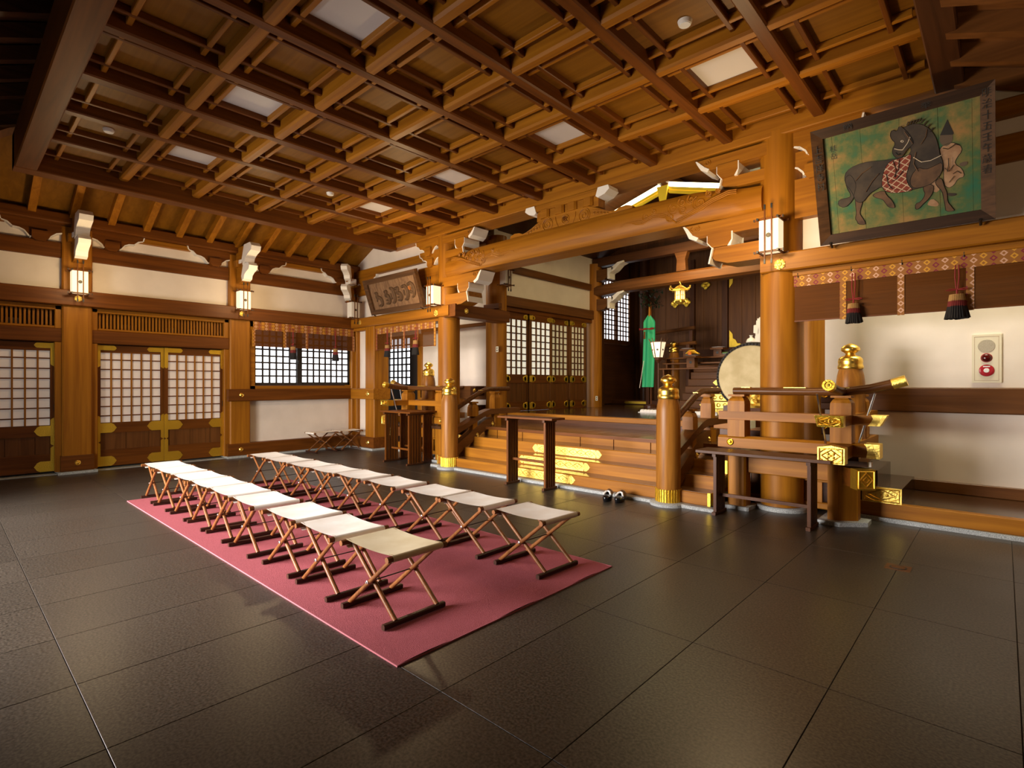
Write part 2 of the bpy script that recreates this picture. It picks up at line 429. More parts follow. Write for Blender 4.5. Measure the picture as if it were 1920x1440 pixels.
for i in range(9):
    for j in range(6):
        cx_, cy_ = X0 + (i + .5) * dx, Y0 + (j + .5) * dy
        o0 = (cx_, cy_)
        if (i, j) in white:
            if cs is None: cs = MB().box(cx_ - dx / 2, cx_ + dx / 2, cy_ - dy / 2, cy_ + dy / 2, 4.652, 4.665).build('coffer_panel', 'ceiling_board', ceil); co0 = o0
            else: inst(cs, ceil, cx_ - co0[0], cy_ - co0[1])
            if ds is None: ds = MB().box(cx_ - .265, cx_ + .265, cy_ - .265, cy_ + .265, 4.642, 4.651).build('light_panel', 'acrylic', ceil, label='pale acrylic lighting panel'); do0 = o0
            else: inst(ds, ceil, cx_ - do0[0], cy_ - do0[1])
        elif ps is None: ps = MB().box(cx_ - dx / 2, cx_ + dx / 2, cy_ - dy / 2, cy_ + dy / 2, 4.65, 4.665).build('coffer_panel', 'ceiling_board', ceil); po0 = o0
        else: inst(ps, ceil, cx_ - po0[0], cy_ - po0[1])
        if bs is None:
            b1 = MB().bbox(cx_ - dx / 2 + .06, cx_ + dx / 2 - .06, cy_ - .31, cy_ - .265, 4.585, 4.65, .006, 'x').build('coffer_batten', 'cypress_x', ceil)
            b3 = MB().bbox(cx_ - .31, cx_ - .265, cy_ - dy / 2 + .06, cy_ + dy / 2 - .06, 4.582, 4.65, .006, 'y').build('coffer_batten', 'cedar_y', ceil)  # darker wood again puts the shade into these battens
            bs = [b1, inst(b1, ceil, 0, .575), b3, inst(b3, ceil, .575)]; bo0 = o0
        else:
            for q in bs: inst(q, ceil, cx_ - bo0[0], cy_ - bo0[1])
# deep edge beams round the coffers
MB().bbox(-9.85, -9.60, -.0 + .70, 6.74, 4.38, 4.86, .012, 'y').build('edge_beam', 'cedar_y', ceil)
MB().bbox(-.50, -.27, .70, 6.74, 4.38, 4.86, .012, 'y').build('edge_beam', 'dark_y', ceil)
MB().bbox(-9.85, -.27, .70, .93, 4.385, 4.86, .012, 'x').build('edge_beam', 'cedar_x', ceil)
MB().bbox(-9.85, -.27, 6.72, 7.18, 4.43, 4.90, .012, 'x').build('edge_beam', 'cypress_x', ceil)
# sloping outer bands of the ceiling: boards and rafters falling to the wall plates
PITCH = .45
def zraft(d): return 4.28 + PITCH * d       # underside of a rafter, d metres in from the wall plate
def slope_board(name, fn, par, mat): # thin board on top of the rafters
    q = fn; MB().faces([*q, *[(a, b_, c + .03) for a, b_, c in q]], [(0, 1, 2, 3), (7, 6, 5, 4), (0, 4, 5, 1), (1, 5, 6, 2), (2, 6, 7, 3), (3, 7, 4, 0)]).build(name, mat, par)
TH = .15
zb0, zb1 = zraft(-.4) + TH, zraft(1.75) + TH
slope_board('sheathing', [(-11.7, -1.3, zb0), (-11.7, 7.0, zb0), (-9.55, 7.0, zb1), (-9.55, .7, zb1)], ceil, 'ceiling_board')
def zr(x): return 4.36 - .40 * (x + .3)      # the right-hand band sits lower: underside of its rafters
slope_board('sheathing', [(1.6, -1.3, zr(1.6) + .17), (-.5, .7, zr(-.5) + .17), (-.5, 7.0, zr(-.5) + .17), (1.6, 7.0, zr(1.6) + .17)], ceil, 'brown_x')
slope_board('sheathing', [(-11.7, -1.15, zb0), (-9.5, .95, zb1), (-.5, .95, zb1), (1.6, -1.15, zb0)], ceil, 'dark_x')
src = None
for k in range(-3, 12):
    y = 1.035 + .516 * k
    if not (.9 < y < 6.7): continue
    if src is None:
        P_ = [(-11.45, zraft(-.15)), (-9.7, zraft(1.6)), (-9.7, zraft(1.6) + TH), (-11.45, zraft(-.15) + TH)]
        src = MB().prism([(a, b_) for a, b_ in P_], 'y', y - .05, y + .05).build('rafter', 'cypress_x', ceil); s0 = y
    else: inst(src, ceil, 0, y - s0)
src = None
for k in range(-3, 12):
    y = 1.035 + .516 * k
    if not (.9 < y < 6.9): continue
    if src is None:
        P_ = [(1.42, zr(1.42)), (-.4, zr(-.4)), (-.4, zr(-.4) + .17), (1.42, zr(1.42) + .17)]
        src = MB().prism(P_, 'y', y - .05, y + .05).build('rafter', 'brown_x', ceil); s0 = y
    else: inst(src, ceil, 0, y - s0)
src = None
for k in range(0, 24):
    x = -11.2 + .516 * k
    if x > 1.2: break
    y_hi = .8
    if x < -9.6: y_hi = .8 - (-9.6 - x)
    if src is None or True:
        d1 = y_hi + .75
        P_ = [(-.9, zraft(-.15)), (y_hi, zraft(d1)), (y_hi, zraft(d1) + TH), (-.9, zraft(-.15) + TH)]
        MB().prism(P_, 'x', x - .05, x + .05).build('rafter', 'dark_y', ceil)
# diagonal hip rafters
for sx_, ex in ((-11.45, -9.75), (1.3, -.4)):
    MB().faces([(sx_ - .05, -.75, 4.22), (sx_ + .05, -.85, 4.22), (ex + .05, .78, 5.0), (ex - .05, .88, 5.0),
                (sx_ - .05, -.75, 4.42), (sx_ + .05, -.85, 4.42), (ex + .05, .78, 5.2), (ex - .05, .88, 5.2)],
               [(0, 3, 2, 1), (4, 5, 6, 7), (0, 1, 5, 4), (1, 2, 6, 5), (2, 3, 7, 6), (3, 0, 4, 7)]).build('hip_rafter', 'cedar_x', ceil)
MB().box(-13.2, 1.8, -1.3, 7.2, 5.35, 5.4).build('roof_deck', 'dark_x', ceil)

# ------------------------------------------------------------------ left wall
wl = struct('wall_left', 'left wall of white plaster panels between square cypress posts and beams')
def xbox(mb, y0, y1, z0, z1, x0, x1): return mb.box(x0, x1, y0, y1, z0, z1)
for y0, y1, z0, z1 in ((-1.3, 7.0, 3.05, 3.62), (-1.3, 7.0, 3.84, 4.5), (4.4, 6.8, .25, 1.17)):
    MB().box(-11.72, -11.6, y0, y1, z0, z1).build('plaster_panel', 'plaster', wl)
MB().box(-12.3, -12.2, -1.4, 7.3, -.05, 5.2).build('outer_skin', 'dark_y', wl)
for y in (-.98, 1.62, 4.23, 6.95):
    MB().bbox(-11.8, -11.47, y - .2, y + .2, 0 if y > 6 else .04, 4.12, .02, 'z').build('post', 'cypress_z', wl)
MB().bbox(-11.8, -11.40, -1.3, 6.80, 2.81, 3.07, .012, 'y').build('tie_beam', 'cedar_y', wl)
MB().bbox(-11.7, -11.53, -1.3, 7.0, 3.605, 3.86, .012, 'y').build('upper_beam', 'cedar_y', wl)
MB().bbox(-11.75, -11.36, -1.3, 7.0, 4.15, 4.32, .02, 'y').build('wall_plate', 'cedar_y', wl)
MB().bbox(-11.75, -11.50, -1.3, 7.0, 4.06, 4.15, .008, 'y').build('wall_plate', 'cypress_y', wl)
MB().bbox(-11.75, -11.41, 3.98, 6.80, 1.15, 1.395, .012, 'y').build('rail', 'cedar_y', wl)
MB().bbox(-11.75, -11.44, 3.98, 6.80, .04, .285, .012, 'y').build('base_rail', 'cedar_y', wl)
MB().bbox(-11.75, -11.44, 1.40, 1.84, .04, .30, .012, 'y').build('base_rail', 'cedar_y', wl)
MB().box(-11.8, -11.38, 3.96, 6.80, -.01, .04).build('granite_sill', 'granite', wl)
MB().box(-11.8, -11.38, 1.36, 1.88, -.01, .04).build('granite_sill', 'granite', wl)
# gold bosses on the rails
def boss(par, c, ax, r_=.042, name='gold_boss'):
    prof = [(r_, 0), (r_, .006), (r_ * .8, .014), (r_ * .6, .008), (r_ * .45, .012), (r_ * .3, .024), (.002, .028)]
    return MB().lathe(prof, c, 20, ax).build(name, 'gold_smooth', par, smooth=True)
for y, z in ((1.62, .175), (4.23, .165), (4.23, 1.275)): boss(wl, (-11.41 if z > 1 else -11.44, y, z), 'x')
def hexboss(par, c, ax, r_=.05):
    prof = [(r_, 0), (r_, .008), (r_ * .6, .012)]
    o = MB().lathe(prof, c, 6, ax).lathe([(r_ * .5, .01), (r_ * .35, .022), (.002, .026)], c, 12, ax)
    for k in range(6):
        a = math.pi * k / 3 + math.pi / 6
        d = Vector((0, math.cos(a), math.sin(a))) if ax == 'x' else Vector((math.cos(a), 0, math.sin(a)))
        cc = Vector(c) + d * r_ * .8
        o.lathe([(r_ * .28, 0), (r_ * .28, .01), (.002, .016)], tuple(cc), 8, ax)
    return o.build('gold_boss', 'gold', par)
for y in (1.62, 4.23): hexboss(wl, (-11.40, y, 2.93), 'x')
# corbel brackets above the posts: cloud-shaped arms with white painted edges
ARM = [(0, .30), (.95, .30), (.93, .22), (.86, .20), (.80, .14), (.72, .13), (.66, .10), (.60, .02), (.60, .02), (.36, .02), (.34, .06), (.27, .12), (.20, .14), (0, .14)]
def arm_polys(c0, s, z0, k=1.):
    return [(c0 + s * a * k, z0 + b_) for a, b_ in ARM]
def bracket_run(par, ax, c0, z0, f0, f1, sides=(-1, 1), k=1., mat='cedar_y'):
    # body of the arm, a white skin a little larger behind it showing as a painted edge
    for s in sides:
        body = arm_polys(c0, s, z0, k)
        mb = MB(); mb.prism(body, ax, f0, f1); mb.build('bracket_arm', mat, par)
        edge = [(a, b_) for a, b_ in body[1:-1]]
        mw = MB()
        for (a, b_), (c, d) in zip(edge[:-1], edge[1:]):
            if abs(a - c) + abs(b_ - d) < 1e-4: continue
            n = Vector((d - b_, a - c)).normalized() * .018 * (1 if s > 0 else -1) * -1
            mw.prism([(a, b_), (c, d), (c + n.x, d + n.y), (a + n.x, b_ + n.y)], ax, f0, f1 + (.004 if f1 > f0 else -.004))
        mw.build('bracket_edge', 'white_paint', par)
        m2 = MB(); m2.prism([(c0 + s * .37 * k, z0 - .0), (c0 + s * .37 * k, z0 + .12), (c0 + s * .58 * k, z0 + .12), (c0 + s * .58 * k, z0), (c0 + s * .53 * k, z0 - .045), (c0 + s * .42 * k, z0 - .045)], ax, f0, f1 + (.05 if f1 > f0 else -.05)); m2.build('bearing_block', mat, par)
def nose(par, p, d, w=.13, sc=1.):
    # beam nose: stem with a faceted white painted end pointing along d (unit xy vector)
    d = Vector((*d, 0)); sd = Vector((-d.y, d.x, 0)); p = Vector(p)
    prof = [(0, .10), (.40, .10), (.44, .05), (.42, -.01), (.33, -.05), (.27, -.10), (.25, -.17), (.10, -.24), (0, -.24)]
    def sweep(pl, hw):
        n = len(pl); mb = MB()
        vs_ = [p + d * a * sc * 1.45 + sd * hw + Vector((0, 0, b_ * sc)) for a, b_ in pl] + [p + d * a * sc * 1.45 - sd * hw + Vector((0, 0, b_ * sc)) for a, b_ in pl]
        mb.faces(vs_, [tuple(range(n)), tuple(range(2 * n - 1, n - 1, -1))] + [(i, n + i, n + (i + 1) % n, (i + 1) % n) for i in range(n)])
        return mb
    sweep(prof, w / 2).build('bracket_nose', 'cypress_x', par)
    sweep([(.24, .112), (.41, .112), (.455, .05), (.435, -.02), (.34, -.062), (.28, -.112), (.262, -.18), (.20, -.215), (.17, -.12)], w / 2 + .006).build('nose_tip', 'white_paint', par, label='white painted nose tip')
for y in (1.62, 4.23):
    bracket_run(wl, 'x', y, 3.87, -11.62, -11.49)
    nose(wl, (-11.47, y, 4.13), (1, 0), .17, 1.2)
    nose(wl, (-11.47, y, 3.78), (1, 0), .15, 1.0)
    MB().bbox(-11.5, -11.30, y - .14, y + .14, 3.86, 3.99, .02, 'z').build('bearing_block', 'cypress_y', wl)
    MB().bbox(-11.32, -11.18, y - .10, y + .10, 3.92, 3.99, .02, 'z').build('block_tip', 'white_paint', wl)
bracket_run(wl, 'x', 6.95, 3.87, -11.62, -11.49, (-1,))
for z, sc in ((4.12, 1.0), (3.66, 1.0)): nose(wl, (-11.42, 6.72, z), (.707, -.707), .13, sc)
MB().bbox(-11.42, -11.22, 6.55, 6.75, 3.84, 3.97, .02, 'z').build('block_tip', 'white_paint', wl)

# ---- double doors in the left wall: lattice over paper-backed glass, board foot, gilt fittings
def arm_h(y, z, h, L, s):  # pointed strap lying along y; s=+1 points to +y
    return [(y, z - h), (y + s * (L - h * .9), z - h), (y + s * (L - h * .45), z - h * .72), (y + s * (L - h * .3), z - h * .45), (y + s * L, z), (y + s * (L - h * .3), z + h * .45), (y + s * (L - h * .45), z + h * .72), (y + s * (L - h * .9), z + h), (y, z + h)]
def arm_v(y, z, h, L, s):
    return [(b_, a) for a, b_ in arm_h(z, y, h, L, s)]
def plate(par, polys, x0, x1, mat='gold_old', name='gold_fitting'):
    mb = MB()
    for k, p in enumerate(polys): mb.prism(p, 'x', x0, x1 + .0012 * k)
    return mb.build(name, mat, par)
PX = {}
def leaf(door, y0, y1, xf, side, gl0, gl1):
    # y0..y1 leaf, gl0..gl1 glazed width; side +1: stile fittings on the +y stile, -1 on the -y stile, 0 both
    fr = MB()
    fr.box(xf - .05, xf, y0, gl0, .045, 2.185); fr.box(xf - .05, xf, gl1, y1, .045, 2.185)
    lf = fr.build('door_leaf', 'cedar_z', door)
    r3 = MB(); r3.box(xf - .048, xf - .002, gl0, gl1, 2.055, 2.185); r3.box(xf - .048, xf - .002, gl0, gl1, .63, .815); r3.box(xf - .048, xf - .002, gl0, gl1, .045, .335)
    r3.build('door_rail', 'cedar_y', lf)
    n = round((gl1 - gl0) / .155); w = (gl1 - gl0) / n
    rows = [2.055, 1.928, 1.758, 1.592, 1.427, 1.267, 1.101, .936, .815]
    for i in range(n):
        for k in range(8):
            key = (round(w, 3), k)
            if key not in PX:
                o = MB().box(xf - .034, xf - .030, gl0 + i * w + .002, gl0 + (i + 1) * w - .002, rows[k + 1] + .002, rows[k] - .002).build('pane', 'door_pane', lf); PX[key] = (o, gl0 + i * w)
            else:
                o, a = PX[key]; inst(o, lf, 0, gl0 + i * w - a)
    for i in range(1, n): MB().box(xf - .03, xf - .006, gl0 + i * w - .012, gl0 + i * w + .012, .81, 2.06).build('lattice_bar', 'cypress_z', lf)
    for k in range(1, 8): MB().box(xf - .031, xf - .009, gl0, gl1, rows[k] - .010, rows[k] + .010).build('lattice_bar', 'cedar_y', lf)
    bw = (gl1 - gl0)
    for a, c in ((0, .41), (.41, .8), (.8, 1.)):
        MB().box(xf - .04, xf - .022, gl0 + a * bw + .003, gl0 + c * bw - .003, .33, .635).build('foot_board', 'brown_z', lf)
    for s in ((1, -1) if side == 0 else (side,)):
        ed = y1 if s > 0 else y0; w_ = (y1 - gl1) if s > 0 else (gl0 - y0); mid = ed - s * w_ / 2; hw = w_ / 2 - .004
        for pl in ([arm_v(mid, 2.185, hw, .39, -1), arm_h(ed, 2.14, .042, .30, -s)],
                   [arm_v(mid, .72, hw, .25, -1), arm_v(mid, .72, hw, .22, 1), arm_h(ed, .722, .085, .30, -s)],
                   [arm_v(mid, .05, hw, .42, 1), arm_h(ed, .135, .085, .30, -s)]):
            plate(lf, pl, xf, xf + .005)
    return lf
d1 = struct('door_1', 'pair of cypress lattice doors with gilt strap fittings, between the two left wall posts', 'door')
leaf(d1, 1.895, 2.955, -11.66, 0, 1.965, 2.87)
leaf(d1, 2.925, 3.985, -11.63, 1, 2.985, 3.9)
plate(d1.children[1], [arm_v(2.955, 2.185, .03, .39, -1), arm_h(2.93, 2.14, .042, .30, 1)], -11.63, -11.625)
plate(d1.children[1], [arm_v(2.955, .72, .03, .25, -1), arm_v(2.955, .72, .03, .22, 1), arm_h(2.93, .722, .085, .30, 1)], -11.63, -11.625)
plate(d1.children[1], [arm_v(2.955, .05, .03, .42, 1), arm_h(2.93, .135, .085, .30, 1)], -11.63, -11.625)
MB().box(-11.632, -11.618, 3.935, 3.955, 1.05, 1.16).build('finger_pull', 'black_metal', d1.children[1])
d2 = struct('door_2', 'cypress lattice door with gilt fittings at the far left edge, left of the wide post', 'door')
l2 = leaf(d2, .29, 1.385, -11.64, 1, .36, 1.288)
MB().box(-11.642, -11.628, 1.33, 1.35, 1.05, 1.16).build('finger_pull', 'black_metal', l2)
leaf(d2, -.75, .33, -11.67, -1, -.66, .28)
for k, (a, c, par) in enumerate(((1.82, 4.03, d1), (-.8, 1.42, d2))):
    MB().bbox(-11.75, -11.52, a, c, 2.20, 2.43, .012, 'y').build('lintel', 'cedar_y', par)
    MB().bbox(-11.75, -11.54, a, c, 2.735, 2.81, .008, 'y').build('head_rail', 'cypress_y', par)
    MB().bbox(-11.75, -11.56, a, c, 2.43, 2.468, .006, 'y').build('head_rail', 'cypress_y', par)
    for y in (a + .04, c - .04): MB().bbox(-11.78, -11.54, y - .045, y + .045, .04, 2.82, .008, 'z').build('jamb', 'cypress_z', par)
    MB().box(-12.05, -12.03, a, c, 2.4, 2.85).build('transom_back', 'ceiling_board', par)
    for y in (a + .5, a + 1.25, a + 1.6): MB().box(-12.028, -12.02, y, y + .16, 2.45, 2.6).build('transom_bright_spot', 'plaster', par)  # pale patches standing in for bright spots behind the slats
    n = 38; src = None
    for i in range(n):
        y = a + .1 + (c - a - .2) * (i + .5) / n
        if src is None: src = MB().box(-11.68, -11.62, y - .014, y + .014, 2.45, 2.75).build('transom_slat', 'cypress_z', par); s0 = y
        else: inst(src, par, 0, y - s0)
    MB().box(-11.9, -11.5, a, c, -.01, .012).build('threshold', 'granite', par)

# ---- lattice window, left wall
w1 = struct('window_1', 'black lattice window of two sashes glowing with daylight, left wall', 'window')
fr = MB(); fr.box(-11.72, -11.5, 4.43, 4.53, 1.39, 2.82); fr.box(-11.72, -11.5, 6.78, 6.86, 1.39, 2.82); fr.box(-11.72, -11.5, 4.43, 6.86, 2.70, 2.82); fr.box(-11.72, -11.5, 4.43, 6.86, 1.39, 1.46)
fr.build('window_frame', 'cypress_y', w1)
def lattice(par, y0, y1, z0, z1, xf, ny, nz, bar, mat, pane_mat, thick=.03, frame=.05, name='sash'):
    mb = MB()
    for a, c, e, g_ in ((y0, y0 + frame, z0, z1), (y1 - frame, y1, z0, z1), (y0, y1, z0, z0 + frame), (y0, y1, z1 - frame, z1)): mb.box(xf - thick, xf, a, c, e, g_)
    s = mb.build(name, mat, par)
    ya, yb, za, zb = y0 + frame, y1 - frame, z0 + frame, z1 - frame
    for i in range(1, ny): y = ya + (yb - ya) * i / ny; MB().box(xf - thick * .9, xf - .002, y - bar, y + bar, za, zb).build('lattice_bar', mat, s)
    for k in range(1, nz): z = za + (zb - za) * k / nz; MB().box(xf - thick * .85, xf - .004, ya, yb, z - bar, z + bar).build('lattice_bar', mat, s)
    src = None
    for i in range(ny):
        for k in range(nz):
            y = ya + (yb - ya) * i / ny; z = za + (zb - za) * k / nz
            if src is None: src = MB().box(xf - thick - .006, xf - thick, y, y + (yb - ya) / ny, z, z + (zb - za) / nz).build('pane', pane_mat, s); s0 = (y, z)
            else: inst(src, s, 0, y - s0[0], z - s0[1])
    return s
lattice(w1, 4.525, 5.50, 1.48, 2.72, -11.58, 6, 8, .016, 'black_frame', 'window_light', frame=.05)
lattice(w1, 5.50, 6.76, 1.48, 2.72, -11.55, 8, 8, .016, 'black_frame', 'window_light', frame=.06)
MB().box(-11.60, -11.53, 5.45, 5.56, 1.48, 2.72).build('meeting_stile', 'black_frame', w1)
MB().box(-11.53, -11.50, 5.46, 5.50, 1.95, 2.02).build('sash_lock', 'black_metal', w1)

# ------------------------------------------------------------------ front wall (pillars, tie beams, plaster above them)
wf = struct('wall_front', 'front wall line with two great round pillars, tie beams and white plaster')
PR, PL = -1.97, -8.13
for x in (PR, PL):
    q_ = .238 if x > -5 else .218
    MB().lathe([(q_, .05), (q_, 1.5), (q_ * .99, 4.5)], (x, FW, 0), 40).build('round_pillar', 'cypress_z', wf, smooth=True)
    MB().lathe([(.30, -.01), (.30, .035), (.285, .05)], (x, FW, 0), 40).build('pillar_plinth', 'granite', wf, smooth=True)
for side, (a, b_) in ((1, (PR + .0, 1.5)), (-1, (-11.6, PL))):
    lo, hi = a, b_
    # tie beam, wraps the pillar front
    p0 = PR - .17 if side > 0 else -11.6; p1 = 1.5 if side > 0 else PL + .27
    MB().bbox(p0, p1, 6.70, 7.15, 2.82, 3.035, .015, 'x').build('tie_beam', 'cypress_x', wf)
    MB().bbox(lo, hi, 6.78, 7.1, 2.755, 2.82, .006, 'x').build('head_rail', 'cypress_x', wf)
    MB().box(lo, hi, 6.92, 7.0, 3.0, 5.3).build('plaster_panel', 'plaster', wf)
    MB().bbox(lo, hi, 6.86, 7.05, 3.60, 3.86, .012, 'x').build('upper_beam', 'cypress_x', wf)
    MB().bbox(lo, hi, 6.82, 7.05, 4.02, 4.19, .012, 'x').build('wall_plate', 'cypress_x', wf)
    # gable infill above, to the underside of the roof
    e = -11.7 if side < 0 else 1.6
# square post and plaster strip next to the left corner, mirrored on the right
for f in (lambda x: x, mir):
    a, b_ = f(-10.87), f(-10.50)
    MB().bbox(a, b_, 6.75, 7.15, .04, 2.82, .015, 'z').build('post', 'cypress_z', wf)
    MB().box(f(-11.6), a, 6.93, 7.0, .28, 2.82).build('plaster_panel', 'plaster', wf)
    MB().bbox(f(-11.5), f(-11.38), 6.84, 6.98, .04, 2.82, .01, 'z').build('post', 'cypress_z', wf)
    MB().bbox(f(-11.6), f(-10.44), 6.70, 7.15, 1.15, 1.395, .012, 'x').build('rail', 'cypress_x', wf)
    MB().bbox(f(-11.6), f(-10.44), 6.70, 7.20, .04, .285, .012, 'x').build('base_rail', 'cedar_x', wf)
    MB().box(f(-11.6), f(-10.40), 6.64, 7.25, -.01, .04).build('granite_sill', 'granite', wf)
    boss(wf, (f(-10.68), 6.70, 1.275), 'y', .05); boss(wf, (f(-10.68), 6.70, .165), 'y', .05)
hexboss(wf, (-11.0, 6.70, 2.93), 'y', .05)
for x in (PR, PL): hexboss(wf, (x + (.05 if x > -5 else -.10), 6.70, 2.90), 'y', .06)
# lateral end of the left tie beam seen from the hall, with its boss
MB().bbox(PL + .10, PL + .45, 6.72, 8.25, 2.80, 3.04, .012, 'y').build('tie_beam', 'cedar_y', wf)
hexboss(wf, (PL + .455, 7.0, 2.92), 'x', .05)

# rainbow beam between the pillars, with bevelled underside and carved waves
beam = MB()
N = 36; sec = []
for i in range(N + 1):
    t = i / N; x = PL + .16 + (PR - PL - .32) * t
    e = min(t, 1 - t)
    k = min(1, e / .16); k = k * k * (3 - 2 * k)
    zt = 3.90 + .085 * k + .02 * math.sin(math.pi * t); zb = 3.575 + (.03 * k)
    yb = 6.66 + .06 * (1 - k)
    sec.append([(x, 7.12, zt), (x, yb + .05, zt), (x, yb, zt - .06), (x, yb - .012, (zt + zb) / 2), (x, yb, zb + .05), (x, yb + .05, zb - .01 * k), (x, 7.12, zb - .01 * k)])
n = len(sec[0]); vs_ = [p for s in sec for p in s]
fs = [(i * n + j, i * n + (j + 1) % n, (i + 1) * n + (j + 1) % n, (i + 1) * n + j) for i in range(N) for j in range(n)]
beam.faces(vs_, fs + [tuple(range(n - 1, -1, -1)), tuple(N * n + j for j in range(n))])
rb = beam.build('rainbow_beam', 'cypress_x', wf, smooth=True)
def spiral(cx_, cz, r0, turns, s=1, a0=0, n=26):
    return [(cx_ + s * r0 * (1 - .85 * t) * math.cos(a0 + turns * 2 * math.pi * t), cz + r0 * (1 - .85 * t) * math.sin(a0 + turns * 2 * math.pi * t)) for t in [i / n for i in range(n + 1)]]
def carve(par, lines, y, r_, mat='cypress_x', name='carving'):
    mb = MB()
    for l in lines: mb.tube([(a, y, b_) for a, b_ in l], [r_ * (.45 + .55 * math.sin(math.pi * min(1, .1 + .8 * i / max(1, len(l) - 1)))) for i in range(len(l))], 6)
    return mb.build(name, mat, par, smooth=True)
waves = []
for q, (cx_, cz, r0) in enumerate(((-3.62, 3.80, .045), (-3.50, 3.86, .03), (-3.22, 3.83, .06), (-3.10, 3.89, .05), (-2.98, 3.90, .045), (-3.08, 3.79, .05), (-2.86, 3.83, .08), (-3.26, 3.73, .05), (-2.74, 3.92, .035), (-2.62, 3.93, .025))):
    waves.append(spiral(cx_, cz, r0, 1.4, 1, 2.2))
    waves.append([(cx_ + r0 * 1.25 * math.cos(a), cz + r0 * 1.25 * math.sin(a)) for a in [2.0 + i * .3 for i in range(12)]])
for o_ in (0, .022, .044):
    waves.append([(-4.02 + .085 * i, 3.745 + o_ * (1 if i > 2 else .4) + .028 * math.sin(i * 1.25)) for i in range(9)] + [(-3.25, 3.68 + o_ * .5), (-3.18, 3.63)])
    waves.append([(-3.18, 3.63 + o_), (-3.05, 3.67 + o_), (-2.9, 3.72 + o_), (-2.7, 3.80 + o_), (-2.5, 3.85 + o_), (-2.4, 3.84 + o_)])
waves = [[p for p in l] for l in waves]
carve(rb, waves, 6.655, .012)
carve(rb, [[(mir(a) + .0, b_) for a, b_ in l] for l in waves], 6.655, .012)
# frog-leg strut on the beam, with scrolls and a crest
kg = [(-6.03, 3.98), (-6.03, 4.03), (-5.95, 4.06), (-5.86, 4.05), (-5.80, 4.02), (-5.70, 4.04), (-5.56, 4.12), (-5.42, 4.18), (-5.36, 4.19), (-4.76, 4.19), (-4.70, 4.18), (-4.56, 4.12), (-4.42, 4.04), (-4.32, 4.02), (-4.26, 4.05), (-4.17, 4.06), (-4.09, 4.03), (-4.09, 3.98)]
kg = [(CX + (a - CX) * 1.22, 3.99 + (b_ - 3.98) * 1.02) for a, b_ in kg]
st = MB().prism(kg, 'y', 6.72, 6.92).build('frog_leg_strut', 'cypress_x', wf)
lines = []
for s in (-1, 1):
    lines.append(spiral(CX + s * .36, 4.08, .085, 1.6, -s, .6)); lines.append([(CX + s * .36 + .1 * math.cos(a), 4.08 + .1 * math.sin(a)) for a in [i * .33 for i in range(20)]])
    lines.append([(CX + s * x, z) for x, z in ((.50, 4.12), (.60, 4.11), (.74, 4.06), (.86, 4.02))])
    for k in range(5): lines.append(spiral(CX + s * (.54 + .06 * k), 4.075 - .012 * k, .022, 1.1, s, 1))
    lines.append([(CX + s * x, z) for x, z in ((.20, 4.17), (.19, 4.1), (.14, 4.0))])
lines.append([(CX + .07 * math.cos(a), 4.09 + .07 * math.sin(a)) for a in [i * .32 for i in range(21)]])
carve(st, lines, 6.715, .009)
text_mesh('吹', 'crest', 'cedar_x', st, (CX, 6.718, 4.09), (1, 0, 0), (0, 0, 1), .095, .01)
MB().box(CX - .60, CX + .60, 6.74, 6.92, 4.17, 4.34).build('strut_block', 'cypress_x', wf)
MB().bbox(CX - .62, CX + .62, 6.70, 6.94, 4.33, 4.43, .01, 'x').build('bracket_arm', 'cypress_x', wf)
for s in (-1, 1):
    for q in (.12, .42): MB().bbox(CX + s * q - .09, CX + s * q + .09, 6.69, 6.93, 4.20, 4.33, .03, 'z').build('bearing_block', 'cypress_x', wf)
    pl = [(CX + s * .62, 4.43), (CX + s * .80, 4.43), (CX + s * .82, 4.37), (CX + s * .74, 4.31), (CX + s * .62, 4.28), (CX + s * .58, 4.31)]
    MB().prism(pl, 'y', 6.69, 6.95).build('nose_tip', 'white_paint', wf)
